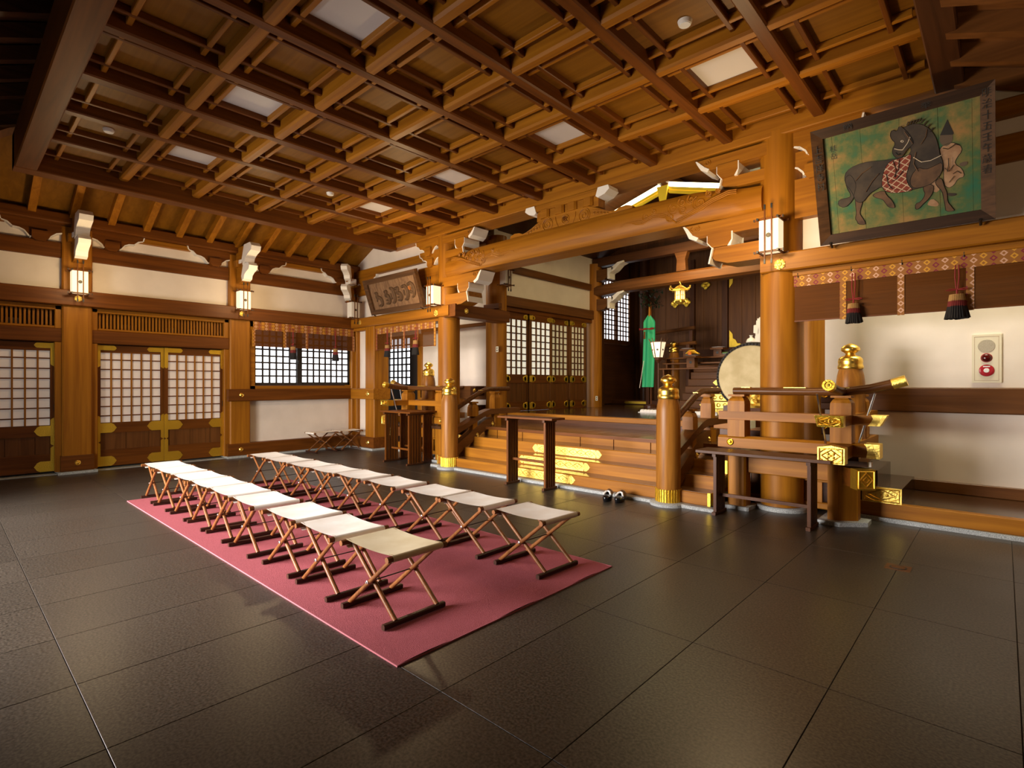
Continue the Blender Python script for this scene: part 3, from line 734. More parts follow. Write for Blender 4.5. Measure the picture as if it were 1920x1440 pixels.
# stepped bracket arms springing from the pillars towards the middle
for x, s in ((PR, -1), (PL, 1)):
    f = lambda d, x=x, s=s: x + s * d
    for z0 in (3.02, 3.96):
        kk = 1. if z0 < 3.5 else .85
        low = [(f(.0), z0 + .22), (f(.78 * kk), z0 + .22), (f(.80 * kk), z0 + .14), (f(.74 * kk), z0 + .06), (f(.58 * kk), z0 + .005), (f(.42 * kk), z0), (f(0), z0)]
        if z0 > 3.5: low = [(a, z0 + (b_ - z0) * .62) for a, b_ in low]
        zt = low[0][1]
        MB().prism(low, 'y', 6.76, 7.10).build('bracket_arm', 'cypress_x', wf)
        MB().prism([(f(.52 * kk), zt + .17), (f(.82 * kk), zt + .17), (f(.82 * kk), zt + .07), (f(.76 * kk), zt), (f(.57 * kk), zt), (f(.52 * kk), zt + .07)], 'y', 6.72, 7.12).build('bearing_block', 'cypress_x', wf)
        MB().prism([(f(.505 * kk), zt + .17), (f(.525 * kk), zt + .17), (f(.525 * kk), zt + .07), (f(.57 * kk), zt - .005), (f(.53 * kk), zt - .005), (f(.505 * kk), zt + .07)], 'y', 6.725, 7.11).build('block_side', 'white_paint', wf)
        MB().prism([(f(.818 * kk), zt + .16), (f(.83 * kk), zt + .16), (f(.83 * kk), zt + .065), (f(.77 * kk), zt - .005), (f(.815 * kk), zt - .20 * kk), (f(.795 * kk), zt - .20 * kk), (f(.75 * kk), zt - .005), (f(.818 * kk), zt + .07)], 'y', 6.725, 7.11).build('block_side', 'white_paint', wf)
        u0, u1 = zt + .15, zt + .30
        if z0 < 3.5: u1 = 3.58
        MB().prism([(f(0), u1), (f(1.14 * kk), u1), (f(1.12 * kk), u1 - .03), (f(1.02 * kk), u0 + .03), (f(.95 * kk), u0), (f(0), u0)], 'y', 6.74, 7.08).build('bracket_arm', 'cypress_x', wf)
        MB().prism([(f(1.135 * kk), u1), (f(1.155 * kk), u1), (f(1.125 * kk), u1 - .055), (f(1.07 * kk), u0 + .02), (f(.97 * kk), u0 - .028), (f(.945 * kk), u0 + .012), (f(1.02 * kk), u0 + .055), (f(1.09 * kk), u1 - .035)], 'y', 6.728, 7.09).build('nose_tip', 'white_paint', wf)
        carve(wf, [spiral(f(.97 * kk), u1 - .055, .04, 1.3, s, 2), [(f(.97 * kk + .05), u1 - .08), (f(.97 * kk + .09), u1 - .05), (f(.97 * kk + .06), u1 - .02)]], 6.735, .008)
    # arms on the outer side, over the plaster
    s = -s
    MB().prism([(f(.0), 3.43) if False else (x, 3.43), (x + s * .55, 3.43), (x + s * .70, 3.52), (x + s * .72, 3.62), (x + s * .80, 3.66), (x + s * .80, 3.88), (x, 3.88)], 'y', 6.80, 6.98).build('bracket_arm', 'cypress_x', wf)
    carve(wf, [spiral(x + s * .55, 3.52, .05, 1.3, s, 2)], 6.795, .008)
    bracket_run(wf, 'y', x, 3.87 + .03, 6.97, 6.807, (s,), .8, 'cypress_x')
    bracket_run(wf, 'y', x, 4.13, 6.97, 6.787, (s,), .9, 'cypress_x')
bracket_run(wf, 'y', -11.5, 3.75, 6.97, 6.84, (1,), 1., 'cypress_x')
# wall between main hall roof and inner hall roof above the front beam
MB().box(-13.2, 1.7, 7.1, 7.18, 4.88, 5.9).build('upper_closure', 'dark_x', wf)
MB().box(-13.2, PL - .1, 7.02, 7.1, 2.8, 4.9).build('upper_closure', 'dark_x', wf)
MB().box(PR + .1, 1.7, 7.02, 7.1, 2.8, 4.9).build('upper_closure', 'dark_x', wf)

# ------------------------------------------------------------------ side bays behind the blinds
wb = struct('wall_bay', 'white plaster back wall of the two side bays behind the hanging blinds')
BY = 8.2
for s, f in ((1, lambda x: x), (-1, mir)):
    xa, xb = f(PR - .05), (1.6 if s > 0 else -10.62)
    if s > 0: MB().box(xa, xb, BY, BY + .12, -.05, 4.9).build('plaster_panel', 'plaster', wb)
    else:
        MB().box(xa, xb, BY, BY + .12, -.05, 4.9).build('plaster_panel', 'plaster', wb)
    MB().bbox(xa, xb, BY - .05, BY + .1, 1.155, 1.458, .012, 'x').build('rail', 'brown_x', wb)
    MB().bbox(xa, xb, BY - .04, BY + .1, .20, .335, .008, 'x').build('base_rail', 'brown_x', wb)
    MB().box(xa, xb, BY - .03, BY + .1, 2.78, 2.86).build('rail', 'brown_x', wb)
    MB().lathe([(.215, .05), (.215, 4.6)], (f(PR), BY + .1, 0), 36).build('round_pillar', 'cypress_z', wb, smooth=True)
    for z in (1.41, 1.0):
        MB().bbox(f(PR + .21), f(PR + .38), 7.9, 8.22, z - .16, z + .04, .01, 'x').build('rail_end', 'dark_x', wb)
        boss(wb, (f(PR + .25), 7.90, z - .05), 'y', .045)
    # low bench boards along the bay: plank floor on a timber sill and granite kerb
    MB().bbox(f(-1.28), 1.6 if s > 0 else -13.2, 7.03, 7.13, .045, .20, .008, 'x').build('bench_sill', 'cypress_x', wb)
    MB().box(f(-1.28), 1.6 if s > 0 else -13.2, 7.13, BY, .10, .198).build('bench_board', 'lacquer_x', wb)
    MB().box(f(-1.28), 1.6 if s > 0 else -13.2, 6.99, 7.2, -.01, .045).build('granite_kerb', 'granite', wb)
MB().box(-13.3, -13.2, 6.9, 8.4, -.05, 4.9).build('end_panel', 'brown_z', wb)
MB().box(1.6, 1.7, 6.9, 8.4, -.05, 4.9).build('end_panel', 'plaster', wb)
MB().box(-13.3, PL, 7.1, 8.4, 4.6, 4.7).build('bay_ceiling', 'brown_x', wb)
MB().box(PR, 1.7, 7.1, 8.4, 4.6, 4.7).build('bay_ceiling', 'brown_x', wb)
MB().box(-13.2, -10.55, BY + .0, BY + .12, 2.75, 4.9).build('plaster_panel', 'plaster', wb)
MB().box(-13.2, -12.1, BY, BY + .12, 0, 2.8).build('plaster_panel', 'brown_z', wb)
MB().box(-12.1, -11.05, BY, BY + .12, -.05, 1.42).build('dado_panel', 'black_frame', wb)
MB().box(-11.05, -10.75, BY - .02, BY + .1, .2, 2.75).build('dark_jamb', 'black_frame', wb)
MB().bbox(-10.75, -10.58, BY - .05, BY + .1, .2, 2.75, .01, 'z').build('jamb', 'cypress_z', wb)
w2 = struct('window_2', 'small black lattice window in the left side bay behind the blind', 'window')
s2 = MB()
for a, c, e, g_ in ((-12.1, -12.04, 1.42, 2.75), (-11.12, -11.05, 1.42, 2.75), (-12.1, -11.05, 1.42, 1.50), (-12.1, -11.05, 2.68, 2.75)): s2.box(a, c, BY - .0, BY + .05, e, g_)
s2 = s2.build('sash', 'black_frame', w2)
src = None; nx, nz = 5, 7; xa, xb, za, zb = -12.04, -11.12, 1.50, 2.68
for i in range(nx):
    for k in range(nz):
        x = xa + (xb - xa) * i / nx; z = za + (zb - za) * k / nz
        if src is None: src = MB().box(x, x + (xb - xa) / nx, BY + .05, BY + .056, z, z + (zb - za) / nz).build('pane', 'window_light', s2); s0 = (x, z)
        else: inst(src, s2, x - s0[0], 0, z - s0[1])
for i in range(1, nx): x = xa + (xb - xa) * i / nx; MB().box(x - .018, x + .018, BY + .01, BY + .045, za, zb).build('lattice_bar', 'black_frame', s2)
for k in range(1, nz): z = za + (zb - za) * k / nz; MB().box(xa, xb, BY + .012, BY + .043, z - .018, z + .018).build('lattice_bar', 'black_frame', s2)

# ------------------------------------------------------------------ near and right walls (behind the camera)
wn = struct('wall_near', 'near wall behind the viewer with the open entrance doorway')
for a, c, e, g_ in ((-12.2, -9.0, 0, 4.6), (-3.9, 1.7, 0, 4.6), (-9.0, -3.9, 2.5, 4.6)):
    MB().box(a, c, NW - .12, NW, e, g_).build('wall_panel', 'dark_z', wn)
MB().bbox(-11.6, 1.4, NW, NW + .15, 2.85, 3.05, .01, 'x').build('tie_beam', 'cedar_x', wn)
MB().box(-12.2, 1.7, NW - .2, NW + .1, 4.2, 5.4).build('wall_plate', 'dark_x', wn)
wr = struct('wall_right', 'right wall beside the viewer, unseen timber darkened to cut bounce light')
MB().box(RW, RW + .12, -1.2, 7.1, 1.4, 4.6).build('wall_panel', 'dark_z', wr)  # boards given dark wood to lower the bounce near the camera
MB().box(RW, RW + .12, -1.2, 7.1, 0, 1.4).build('wall_panel', 'brown_z', wr)
MB().bbox(RW - .1, RW + .1, -1.2, 7.0, 2.82, 3.05, .01, 'y').build('tie_beam', 'cedar_y', wr)
MB().box(RW - .1, RW + .25, -1.3, 7.1, 3.45, 5.4).build('wall_plate', 'dark_y', wr)
MB().box(-12.3, -11.75, -1.3, 7.2, 4.25, 5.4).build('closure', 'dark_y', wl)

# ================================================================== STAIRS AND INNER HALL
SX0, SX1 = -7.60, -2.55
st = thing('altar_stairs', (-5.07, 6.2, 0), 'broad wooden stairs with gilt plates rising to the inner hall', 'stairs')
MB().bbox(-7.68, -2.47, 6.12, 6.26, -.01, .042, .012, 'x').build('granite_kerb', 'granite', st)
for k, (y, z0, z1, yn) in enumerate(((6.22, .042, .198, 6.52), (6.49, .198, .362, 6.80), (6.745, .362, .532, 7.2))):
    MB().bbox(SX0, SX1, y, yn, z0 if k == 0 else z0 - .05, z1 - .004, .01, 'x').build('riser', 'cypress_x', st)
    MB().box(SX0 + .002, SX1 - .002, y + .006, yn, z1 - .004, z1).build('tread', 'tread', st)
    MB().box(SX1 - .03, SX1 + .006, y - .006, y + .02, max(.045, z1 - .16), z1 + .004).box(SX1, SX1 + .006, y, yn - .03, max(.045, z1 - .16), z1 + .002).build('gold_cap', 'gold_old', st)
    MB().box(SX0 - .006, SX0 + .03, y - .006, y + .02, max(.045, z1 - .16), z1 + .004).build('gold_cap', 'gold', st)
def strap(par, x0, x1, z, h, y):   # gilt strap with cusped ends on a riser, engraved lozenges
    def end(s, xe):
        return [(xe - s * .115, z + h), (xe - s * .105, z + h * .55), (xe - s * .095, z + h * .95), (xe - s * .06, z + h * 1.02), (xe - s * .03, z + h * .6), (xe, z), (xe - s * .03, z - h * .6), (xe - s * .06, z - h * 1.02), (xe - s * .095, z - h * .95), (xe - s * .105, z - h * .55), (xe - s * .115, z - h)]
    poly = end(1, x1) + list(reversed(end(-1, x0)))
    mb = MB().prism(poly, 'y', y - .006, y)
    o = mb.build('gold_strap', 'gold', par)
    m2 = MB(); n = 7
    for i in range(n):
        cx_ = x0 + .22 + (x1 - x0 - .44) * i / (n - 1); w = .085
        pts = [(cx_ - w, y - .007, z), (cx_, y - .007, z + h * .75), (cx_ + w, y - .007, z), (cx_, y - .007, z - h * .75), (cx_ - w, y - .007, z)]
        m2.tube(pts, .004, 5); m2.lathe([(.018, 0), (.012, .006), (.002, .008)], (cx_, y - .005, z), 8, 'y')
    m2.build('engraving', 'gold_relief', o)
strap(st, -5.76, -4.40, .440, .062, 6.745)
strap(st, -5.84, -4.44, .276, .062, 6.49)
strap(st, -5.80, -4.51, .118, .062, 6.22)
for k in range(8):   # short boards closing the gap under the landing
    x = SX0 + .02 + k * .63; MB().box(x, x + .615, 7.13, 7.2, .53, .648).build('riser_board', 'cypress_x', st)
src = None
for k in range(13):
    x = SX0 - .02 + k * .395
    if src is None: src = MB().bbox(x, x + .391, 7.04, 8.44, .648, .70, .004, 'y').build('landing_plank', 'tread', st); s0 = x
    else: inst(src, st, x - s0)
MB().box(SX0 - .02, SX1 + .1, 7.032, 7.044, .648, .697).build('landing_edge', 'cedar_x', st)
MB().bbox(PL, PR, 8.43, 8.56, .70, .886, .008, 'x').build('sill_beam', 'cypress_x', st)
# ---- inner hall shell
wi = struct('wall_inner', 'inner hall beyond the stairs, plaster and timber walls under a dark gabled roof')
MB().box(-9.6, -.6, 8.56, 16.2, .80, .888).build('inner_floor', 'lacquer_x', wi)
MB().box(-8.7, -1.5, 8.3, 8.4, -.1, .8).build('under_floor_panel', 'dark_x', wi)  # closure added to block daylight leaking in under the floor
for a, b_ in ((-2.55, -1.30), (-9.05, -7.62)): MB().box(a, b_, 7.24, 7.30, -.1, .66).build('under_floor_panel', 'dark_x', wi)  # dark closures added behind the fascias against the same leak
MB().box(-2.45, -2.18, 7.0, 7.03, .045, .64).build('under_floor_panel', 'brown_z', wi)
XI = -8.1
for z0, z1 in ((3.44, 4.00), (4.15, 4.9)): MB().box(XI - .12, XI - .02, 8.3, 12.1, z0, z1).build('plaster_panel', 'plaster', wi)
MB().bbox(XI - .1, XI + .10, 8.2, 12.3, 3.215, 3.45, .012, 'y').build('tie_beam', 'brown_y', wi)
MB().bbox(XI - .1, XI + .04, 8.3, 12.1, 3.99, 4.16, .012, 'y').build('upper_beam', 'brown_y', wi)
MB().bbox(XI - .1, XI + .05, 8.3, 12.1, 3.12, 3.215, .008, 'y').build('head_rail', 'cedar_y', wi)
for y in (8.31, 12.05):
    MB().lathe([(.20, .0), (.20, 4.7)], (XI, y, 0), 32).build('round_pillar', 'cypress_z', wi, smooth=True)
    hexboss(wi, (XI + .102, y, 3.33), 'x', .05)
hexboss(wi, (XI + .102, 8.31, 2.95), 'x', .05)
MB().bbox(XI - .05, XI + .1, 7.2, 8.5, 2.84, 3.06, .01, 'y').build('tie_beam', 'brown_y', wi)
MB().bbox(XI - .2, XI + .25, 8.08, 8.18, 3.10, 3.22, .01, 'x').build('beam_end', 'cedar_x', wi)
# right side of the inner hall (mostly hidden by the pillar)
MB().box(PR + .05, PR + .15, 8.4, 16.2, .85, 4.9).build('plaster_panel', 'plaster', wi)
for z0, z1 in ((3.215, 3.45), (3.99, 4.16), (.89, 1.1)): MB().bbox(PR - .03, PR + .1, 8.4, 12.2, z0, z1, .01, 'y').build('tie_beam', 'brown_y', wi)
for y in (12.05,): MB().lathe([(.20, .85), (.20, 4.7)], (PR, y, 0), 32).build('round_pillar', 'cypress_z', wi, smooth=True)
# rainbow beam at the far end of the inner hall
sec = []
for i in range(25):
    t = i / 24; x = XI + .1 + (PR - XI - .2) * t; e = min(t, 1 - t); k = min(1, e / .14); k = k * k * (3 - 2 * k)
    zt, zb = 4.10 + .06 * k, 3.83 + .045 * k
    sec.append([(x, 12.2, zt), (x, 11.93, zt), (x, 11.87, zt - .05), (x, 11.87, zb + .05), (x, 11.93, zb), (x, 12.2, zb)])
n = 6; MB().faces([p for s in sec for p in s], [(i * n + j, i * n + (j + 1) % n, (i + 1) * n + (j + 1) % n, (i + 1) * n + j) for i in range(24) for j in range(n)]).build('rainbow_beam', 'brown_x', wi, smooth=True)
for s, x in ((1, XI), (-1, PR)):
    f = lambda d: x + s * d
    for z0 in (3.45, 4.22):
        MB().prism([(f(0), z0 + .30), (f(.5), z0 + .30), (f(.5), z0 + .12), (f(.40), z0 + .03), (f(.25), z0), (f(0), z0)], 'y', 11.92, 12.15).build('bracket_arm', 'brown_x', wi)
        MB().prism([(f(.5), z0 + .31), (f(.68), z0 + .31), (f(.62), z0 + .2), (f(.57), z0 + .17), (f(.57), z0 + .03), (f(.50), z0 + .03)], 'y', 11.90, 12.16).build('block_side', 'white_paint', wi)
        MB().prism([(f(.62), z0 + .31), (f(.80), z0 + .42), (f(.98), z0 + .44), (f(.98), z0 + .40), (f(.86), z0 + .36), (f(.72), z0 + .24), (f(.64), z0 + .2)], 'y', 11.90, 12.16).build('nose_tip', 'white_paint', wi)
MB().bbox(XI, PR, 11.95, 12.15, 4.62, 4.85, .01, 'x').build('upper_beam', 'dark_x', wi)
MB().bbox(XI, PR, 9.1, 9.35, 4.46, 4.66, .01, 'x').build('cross_beam', 'dark_x', wi)
for x in (-5.6, -4.5): MB().prism([(x - .16, 4.62), (x + .16, 4.62), (x + .10, 4.45), (x + .12, 4.18), (x - .12, 4.18), (x - .10, 4.45)], 'y', 11.95, 12.1).build('strut', 'brown_x', wi)
# gabled roof with the luminous strips
for s in (-1, 1):
    xo, zo, xi_, zi = CX + s * 3.4, 4.75, CX, 5.85
    MB().faces([(xo, 7.15, zo), (xi_, 7.15, zi), (xi_, 12.4, zi), (xo, 12.4, zo), (xo, 7.15, zo + .04), (xi_, 7.15, zi + .04), (xi_, 12.4, zi + .04), (xo, 12.4, zo + .04)],
               [(0, 1, 2, 3), (7, 6, 5, 4), (0, 4, 5, 1), (1, 5, 6, 2), (2, 6, 7, 3), (3, 7, 4, 0)]).build('gable_board', 'dark_y', wi)
    for dz, w, mt, nm in ((.0, .05, 'strip_light', 'light_strip'), (-.085, .03, 'strip_yellow', 'glowing_board'), (-.15, .03, 'strip_yellow', 'glowing_board')):
        a, b_ = CX + s * .10, CX + s * 1.75
        za, zb = 5.53 + dz, 5.53 - .285 * 1.65 + dz
        MB().prism([(a, za + w), (b_, zb + w), (b_, zb - w * .6), (a, za - w * .6)], 'y', 10.02, 10.08).build(nm, mt, wi)
    MB().prism([(CX, 5.36), (CX + s * 2.6, 4.62), (CX + s * 2.6, 4.50), (CX, 5.18)], 'y', 10.0, 10.12).build('gable_rafter', 'dark_x', wi)
MB().bbox(CX - .12, CX + .12, 7.2, 12.3, 5.55, 5.8, .03, 'y').build('ridge_beam', 'dark_y', wi)
MB().prism([(CX - .12, 5.5), (CX + .12, 5.5), (CX + .05, 5.15), (CX - .05, 5.15)], 'y', 9.95, 10.0).build('king_post', 'strip_yellow', wi)  # timber post given the strips' yellow glow as emission
MB().prism([(XI, 4.85), (PR, 4.85), (CX + .2, 5.9), (CX - .2, 5.9)], 'y', 12.3, 12.36).build('gable_end', 'dark_z', wi)
# ---- sliding lattice doors along the left side of the inner hall
d3 = struct('door_3', 'row of tall sliding lattice doors along the left of the inner hall', 'door')
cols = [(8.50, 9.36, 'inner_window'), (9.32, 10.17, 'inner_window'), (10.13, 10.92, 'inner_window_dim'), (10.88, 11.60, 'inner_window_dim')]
for q, (y0, y1, pm) in enumerate(cols):
    xf = XI + (.0 if q % 2 == 0 else .045)
    fm = MB(); fm.box(xf - .035, xf, y0, y0 + .085, .89, 3.12); fm.box(xf - .035, xf, y1 - .085, y1, .89, 3.12)
    L = fm.build('door_leaf', 'brown_z', d3)
    rr = MB(); rr.box(xf - .034, xf - .002, y0, y1, 2.96, 3.12); rr.box(xf - .034, xf - .002, y0, y1, 1.52, 1.72); rr.box(xf - .034, xf - .002, y0, y1, .89, 1.10); rr.build('door_rail', 'cedar_y', L)
    MB().box(xf - .03, xf - .025, y0 + .08, y1 - .08, 1.70, 2.97).build('pane_sheet', pm, L)
    lb = MB()
    for i in range(1, 4): y = y0 + .085 + (y1 - y0 - .17) * i / 4; lb.box(xf - .024, xf - .006, y - .022, y + .022, 1.70, 2.97)
    lb.build('lattice_uprights', 'brown_z', L, kind='stuff')
    lb = MB()
    for k in range(1, 8): z = 1.72 + 1.24 * k / 8; lb.box(xf - .022, xf - .008, y0 + .08, y1 - .08, z - .013, z + .013)
    lb.build('lattice_rails', 'dark_y', L, kind='stuff')
    n = 4
    for i in range(n):
        a = y0 + .085 + (y1 - y0 - .17) * i / n; b_ = a + (y1 - y0 - .17) / n
        MB().box(xf - .03, xf - .018, a + .003, b_ - .003, 1.10, 1.52).build('foot_board', 'brown_z', L)
    mb = MB()
    for s, ye in ((1, y0), (-1, y1)):
        for z, r_ in ((3.04, .06), (1.62, .085), (1.0, .085)):
            for d, w in ((.10, r_), (.16, r_ * .75)): mb.lathe([(w, 0), (w * .9, .004)], (xf + .001, ye + s * d, z), 14, 'x')
            mb.box(xf, xf + .004, ye, ye + s * .10, z - r_ * .8, z + r_ * .8)
    mb.build('gold_fitting', 'gold_old', L)
# ---- dark sanctuary at the back
wk = struct('wall_back', 'dark cedar back wall of the sanctuary with gilt corner fittings')
src = None
for k in range(22):
    x = -9.3 + k * .40
    if src is None: src = MB().bbox(x, x + .397, 15.4, 15.5, .88, 6.0, .006, 'z').build('wall_plank', 'sanctuary_wood_z', wk); s0 = x
    else: inst(src, wk, x - s0)
# a lighter pair of doors in the back wall
for k in range(5):
    x = -5.75 + k * .37; MB().bbox(x, x + .366, 15.33, 15.4, 2.5, 5.0, .005, 'z').build('sanctuary_plank', 'brown_z', wk)
MB().bbox(-7.4, -3.4, 15.2, 15.4, 2.25, 2.5, .01, 'x').build('sill_beam', 'dark_x', wk)
MB().bbox(-6.9, -6.75, 15.3, 15.4, .9, 5.2, .01, 'z').build('post', 'dark_z', wk)
MB().bbox(-5.93, -5.76, 15.28, 15.4, .9, 5.2, .01, 'z').build('post', 'dark_z', wk)
def flower(par, c, r_, mat='gold_old'):
    mb = MB()
    for k in range(4):
        a = math.pi / 2 * k; mb.lathe([(r_ * .45, 0), (r_ * .35, .012), (.004, .018)], (c[0] + r_ * .55 * math.cos(a), c[1], c[2] + r_ * .55 * math.sin(a)), 8, 'y')
    mb.prism([(c[0] - r_, c[2]), (c[0], c[2] + r_), (c[0] + r_, c[2]), (c[0], c[2] - r_)], 'y', c[1] - .004, c[1])
    mb.lathe([(r_ * .3, 0), (.004, .03)], c, 10, 'y')
    return mb.build('gold_fitting', mat, par)
for x, z in ((-7.35, 3.95), (-6.99, 3.95), (-6.4, 4.4)): flower(wk, (x, 15.29, z), .14)
for x, z, s, v in ((-5.72, 4.72, 1, -1), (-4.4, 4.72, -1, -1), (-5.72, 2.55, 1, 1), (-4.2, 4.45, -1, -1), (-4.0, 3.7, -1, 1)):
    MB().prism([(x, z), (x + s * .40, z), (x + s * .30, z + v * .09), (x + s * .22, z + v * .10), (x + s * .17, z + v * .20), (x + s * .10, z + v * .24), (x + s * .09, z + v * .36), (x, z + v * .48)], 'y', 15.30, 15.33).build('gold_corner', 'gold_old', wk)
MB().box(-9.7, -9.5, 12.2, 16.2, -.0, 6).build('side_panel', 'dark_z', wk)
MB().box(-9.7, XI, 12.2, 12.3, .85, 6).build('side_panel', 'brown_z', wk)
MB().box(-1.95, -1.85, 12.2, 16.2, .85, 6).build('side_panel', 'dark_z', wk)
MB().box(-9.7, -.6, 12.2, 16.2, 5.6, 5.7).build('sanctuary_ceiling', 'dark_x', wk)
MB().box(-9.6, -1.9, 15.5, 15.6, .8, 6).build('wall_backing', 'dark_z', wk)
MB().bbox(-8.9, -8.76, 12.4, 15.4, .9, 2.72, .01, 'y').build('dado', 'dark_y', wk)
MB().box(-8.86, -8.80, 12.3, 13.36, 2.7, 5.6).build('side_panel', 'dark_z', wk)
MB().box(-8.86, -8.80, 15.05, 15.45, 2.7, 5.6).build('side_panel', 'dark_z', wk)
MB().box(-8.86, -8.80, 13.3, 15.1, 4.7, 5.6).build('side_panel', 'dark_y', wk)
for y in (13.95, 15.3): MB().lathe([(.16, .88), (.16, 5.6)], (-8.72 if y < 14 else -8.4, 13.2 if y < 14 else y, 0), 20).build('round_pillar', 'dark_z', wk, smooth=True)
MB().bbox(-9.5, -2.2, 13.95, 14.05, .889, 1.02, .01, 'x').build('threshold', 'dark_x', wk)
for x in (-7.9, -6.6):
    plq = [(x - .42, .955), (x - .36, .99), (x + .36, .99), (x + .42, .955), (x + .36, .92), (x - .36, .92)]
    MB().prism(plq, 'y', 13.93, 13.95).build('gold_fitting', 'gold_old', wk)
w3 = struct('window_3', 'tall lattice window glowing in the left of the dark sanctuary', 'window')
def yl(u): return u
s3 = MB(); xw = -8.75; ya, yb, za, zb = 13.48, 14.98, 2.86, 4.62
# the window stands on a facing wall between two dark posts
MB().box(xw - .06, xw, ya - .1, ya, za - .1, zb + .1).box(xw - .06, xw, yb, yb + .05, za - .1, zb + .1).box(xw - .06, xw, (ya + yb) / 2 - .03, (ya + yb) / 2 + .03, za, zb).box(xw - .06, xw, ya, yb, za - .12, za).build('window_frame', 'brown_z', w3)
MB().box(xw - .05, xw - .04, ya, yb, za, zb).build('pane_sheet', 'window_light', w3)
lb = MB()
for i in range(1, 9): y = ya + (yb - ya) * i / 9; lb.box(xw - .04, xw - .005, y - .014, y + .014, za, zb)
lb.build('lattice_uprights', 'dark_z', w3, kind='stuff')
lb = MB()
for k in range(1, 12): z = za + (zb - za) * k / 12; lb.box(xw - .038, xw - .008, ya, yb, z - .016, z + .016)
lb.build('lattice_rails', 'dark_y', w3, kind='stuff')

# ================================================================== NEWEL POSTS AND RAILINGS
def newel(x, y, zb, zt, label, base=True, flute=True):
    t = thing('newel_post', (x, y, 0), label, 'post', 'newel posts with gilt onion finials')
    r_ = .147
    z1 = zt - .30
    MB().lathe([(r_, zb), (r_ * 1.01, zb + (z1 - zb) * .5), (r_ * .99, z1 - .16), (r_ * .93, z1 - .08), (r_ * .80, z1)], (x, y, 0), 32).build('shaft', 'post_wood', t, smooth=True)
    k = r_ / .147
    prof = [(.127, 0), (.132, .01), (.132, .035), (.126, .045), (.124, .07), (.128, .085), (.122, .12), (.098, .145), (.060, .158), (.050, .172), (.052, .185), (.070, .198), (.094, .215), (.098, .235), (.090, .255), (.065, .278), (.028, .296), (.004, .305)]
    MB().lathe([(a * k, z1 + b_) for a, b_ in prof], (x, y, 0), 36).build('finial', 'gold_smooth', t, smooth=True)
    if base:
        mb = MB(); mb.lathe([(r_ + .004, zb), (r_ + .004, zb + .155)], (x, y, 0), 36)
        for j in range(30):
            a = 2 * math.pi * j / 30; c = (x + (r_ + .004) * math.cos(a), y + (r_ + .004) * math.sin(a))
            mb.tube([(c[0], c[1], zb), (c[0], c[1], zb + .16)], .0085, 6)
        mb.build('fluted_base', 'gold_old', t, smooth=True)
        MB().lathe([(.225, -.01), (.225, .03), (.205, .045)], (x, y, 0), 36).build('plinth', 'granite', t, smooth=True)
    return t
newel(-3.07, 6.20, .045, 1.615, 'round newel post with gilt onion finial and fluted gilt foot, right side of stairs')
newel(-7.24, 6.20, .045, 1.605, 'round newel post with gilt onion finial and fluted gilt foot, left side of stairs')
newel(-1.32, 7.30, .72, 1.975, 'tall newel post with gilt finial behind right balustrade corner', False)
newel(-9.22, 7.30, .72, 1.975, 'tall newel post with gilt finial behind left balustrade corner', False)

def bell(mb, x, y, z0, z1, w=.10):
    # baluster block: square shaft swelling to a bell and a square cap
    prof = [(w, z0), (w, z0 + (z1 - z0) * .42), (w * .96, z0 + (z1 - z0) * .62), (w * .75, z0 + (z1 - z0) * .80), (w * .62, z0 + (z1 - z0) * .84), (w * .66, z0 + (z1 - z0) * .88), (w * .95, z0 + (z1 - z0) * .89), (w * .95, z1)]
    vs_ = []
    for h, z in prof: vs_ += [(x - h, y - h, z), (x + h, y - h, z), (x + h, y + h, z), (x - h, y + h, z)]
    n = len(prof)
    mb.faces(vs_, [(3, 2, 1, 0), tuple(4 * (n - 1) + k for k in range(4))] + [(4 * i + j, 4 * i + (j + 1) % 4, 4 * i + 4 + (j + 1) % 4, 4 * i + 4 + j) for i in range(n - 1) for j in range(4)])
    return mb
def gold_relief(par, c, w, h, ax='y', name='gold_cap'):
    # embossed gilt plate: border, lozenge and four-petal flower
    x, y, z = c; mb = MB()
    def P(a, b_, d=0): return (x + a, y - d, z + b_) if ax == 'y' else (x + d, y + a, z + b_)
    def strip(pts, r_): mb.tube([P(a, b_, .004) for a, b_ in pts], r_, 5)
    e = .012
    strip([(-w + e, -h + e), (w - e, -h + e), (w - e, h - e), (-w + e, h - e), (-w + e, -h + e)], .006)
    strip([(-w * .72, 0), (0, h * .72), (w * .72, 0), (0, -h * .72), (-w * .72, 0)], .006)
    for k in range(4):
        a = math.pi / 2 * k + (math.pi / 4 if w < h * 1.6 else 0); q = min(w, h) * .30
        cc = P(q * math.cos(a) * (w / h if w > h else 1), q * math.sin(a))
        mb.lathe([(q * .62, 0), (q * .5, .006), (.003, .009)], cc, 8, ax)
    mb.lathe([(min(w, h) * .16, 0), (.003, .014)], P(0, 0), 8, ax)
    for sx_ in (-1, 1):
        for sz in (-1, 1):
            mb.tube([P(sx_ * w * .85, sz * h * .35, .004), P(sx_ * w * .62, sz * h * .62, .004), P(sx_ * w * .35, sz * h * .85, .004)], .005, 5)
    return mb.build('relief', 'gold_relief', par)
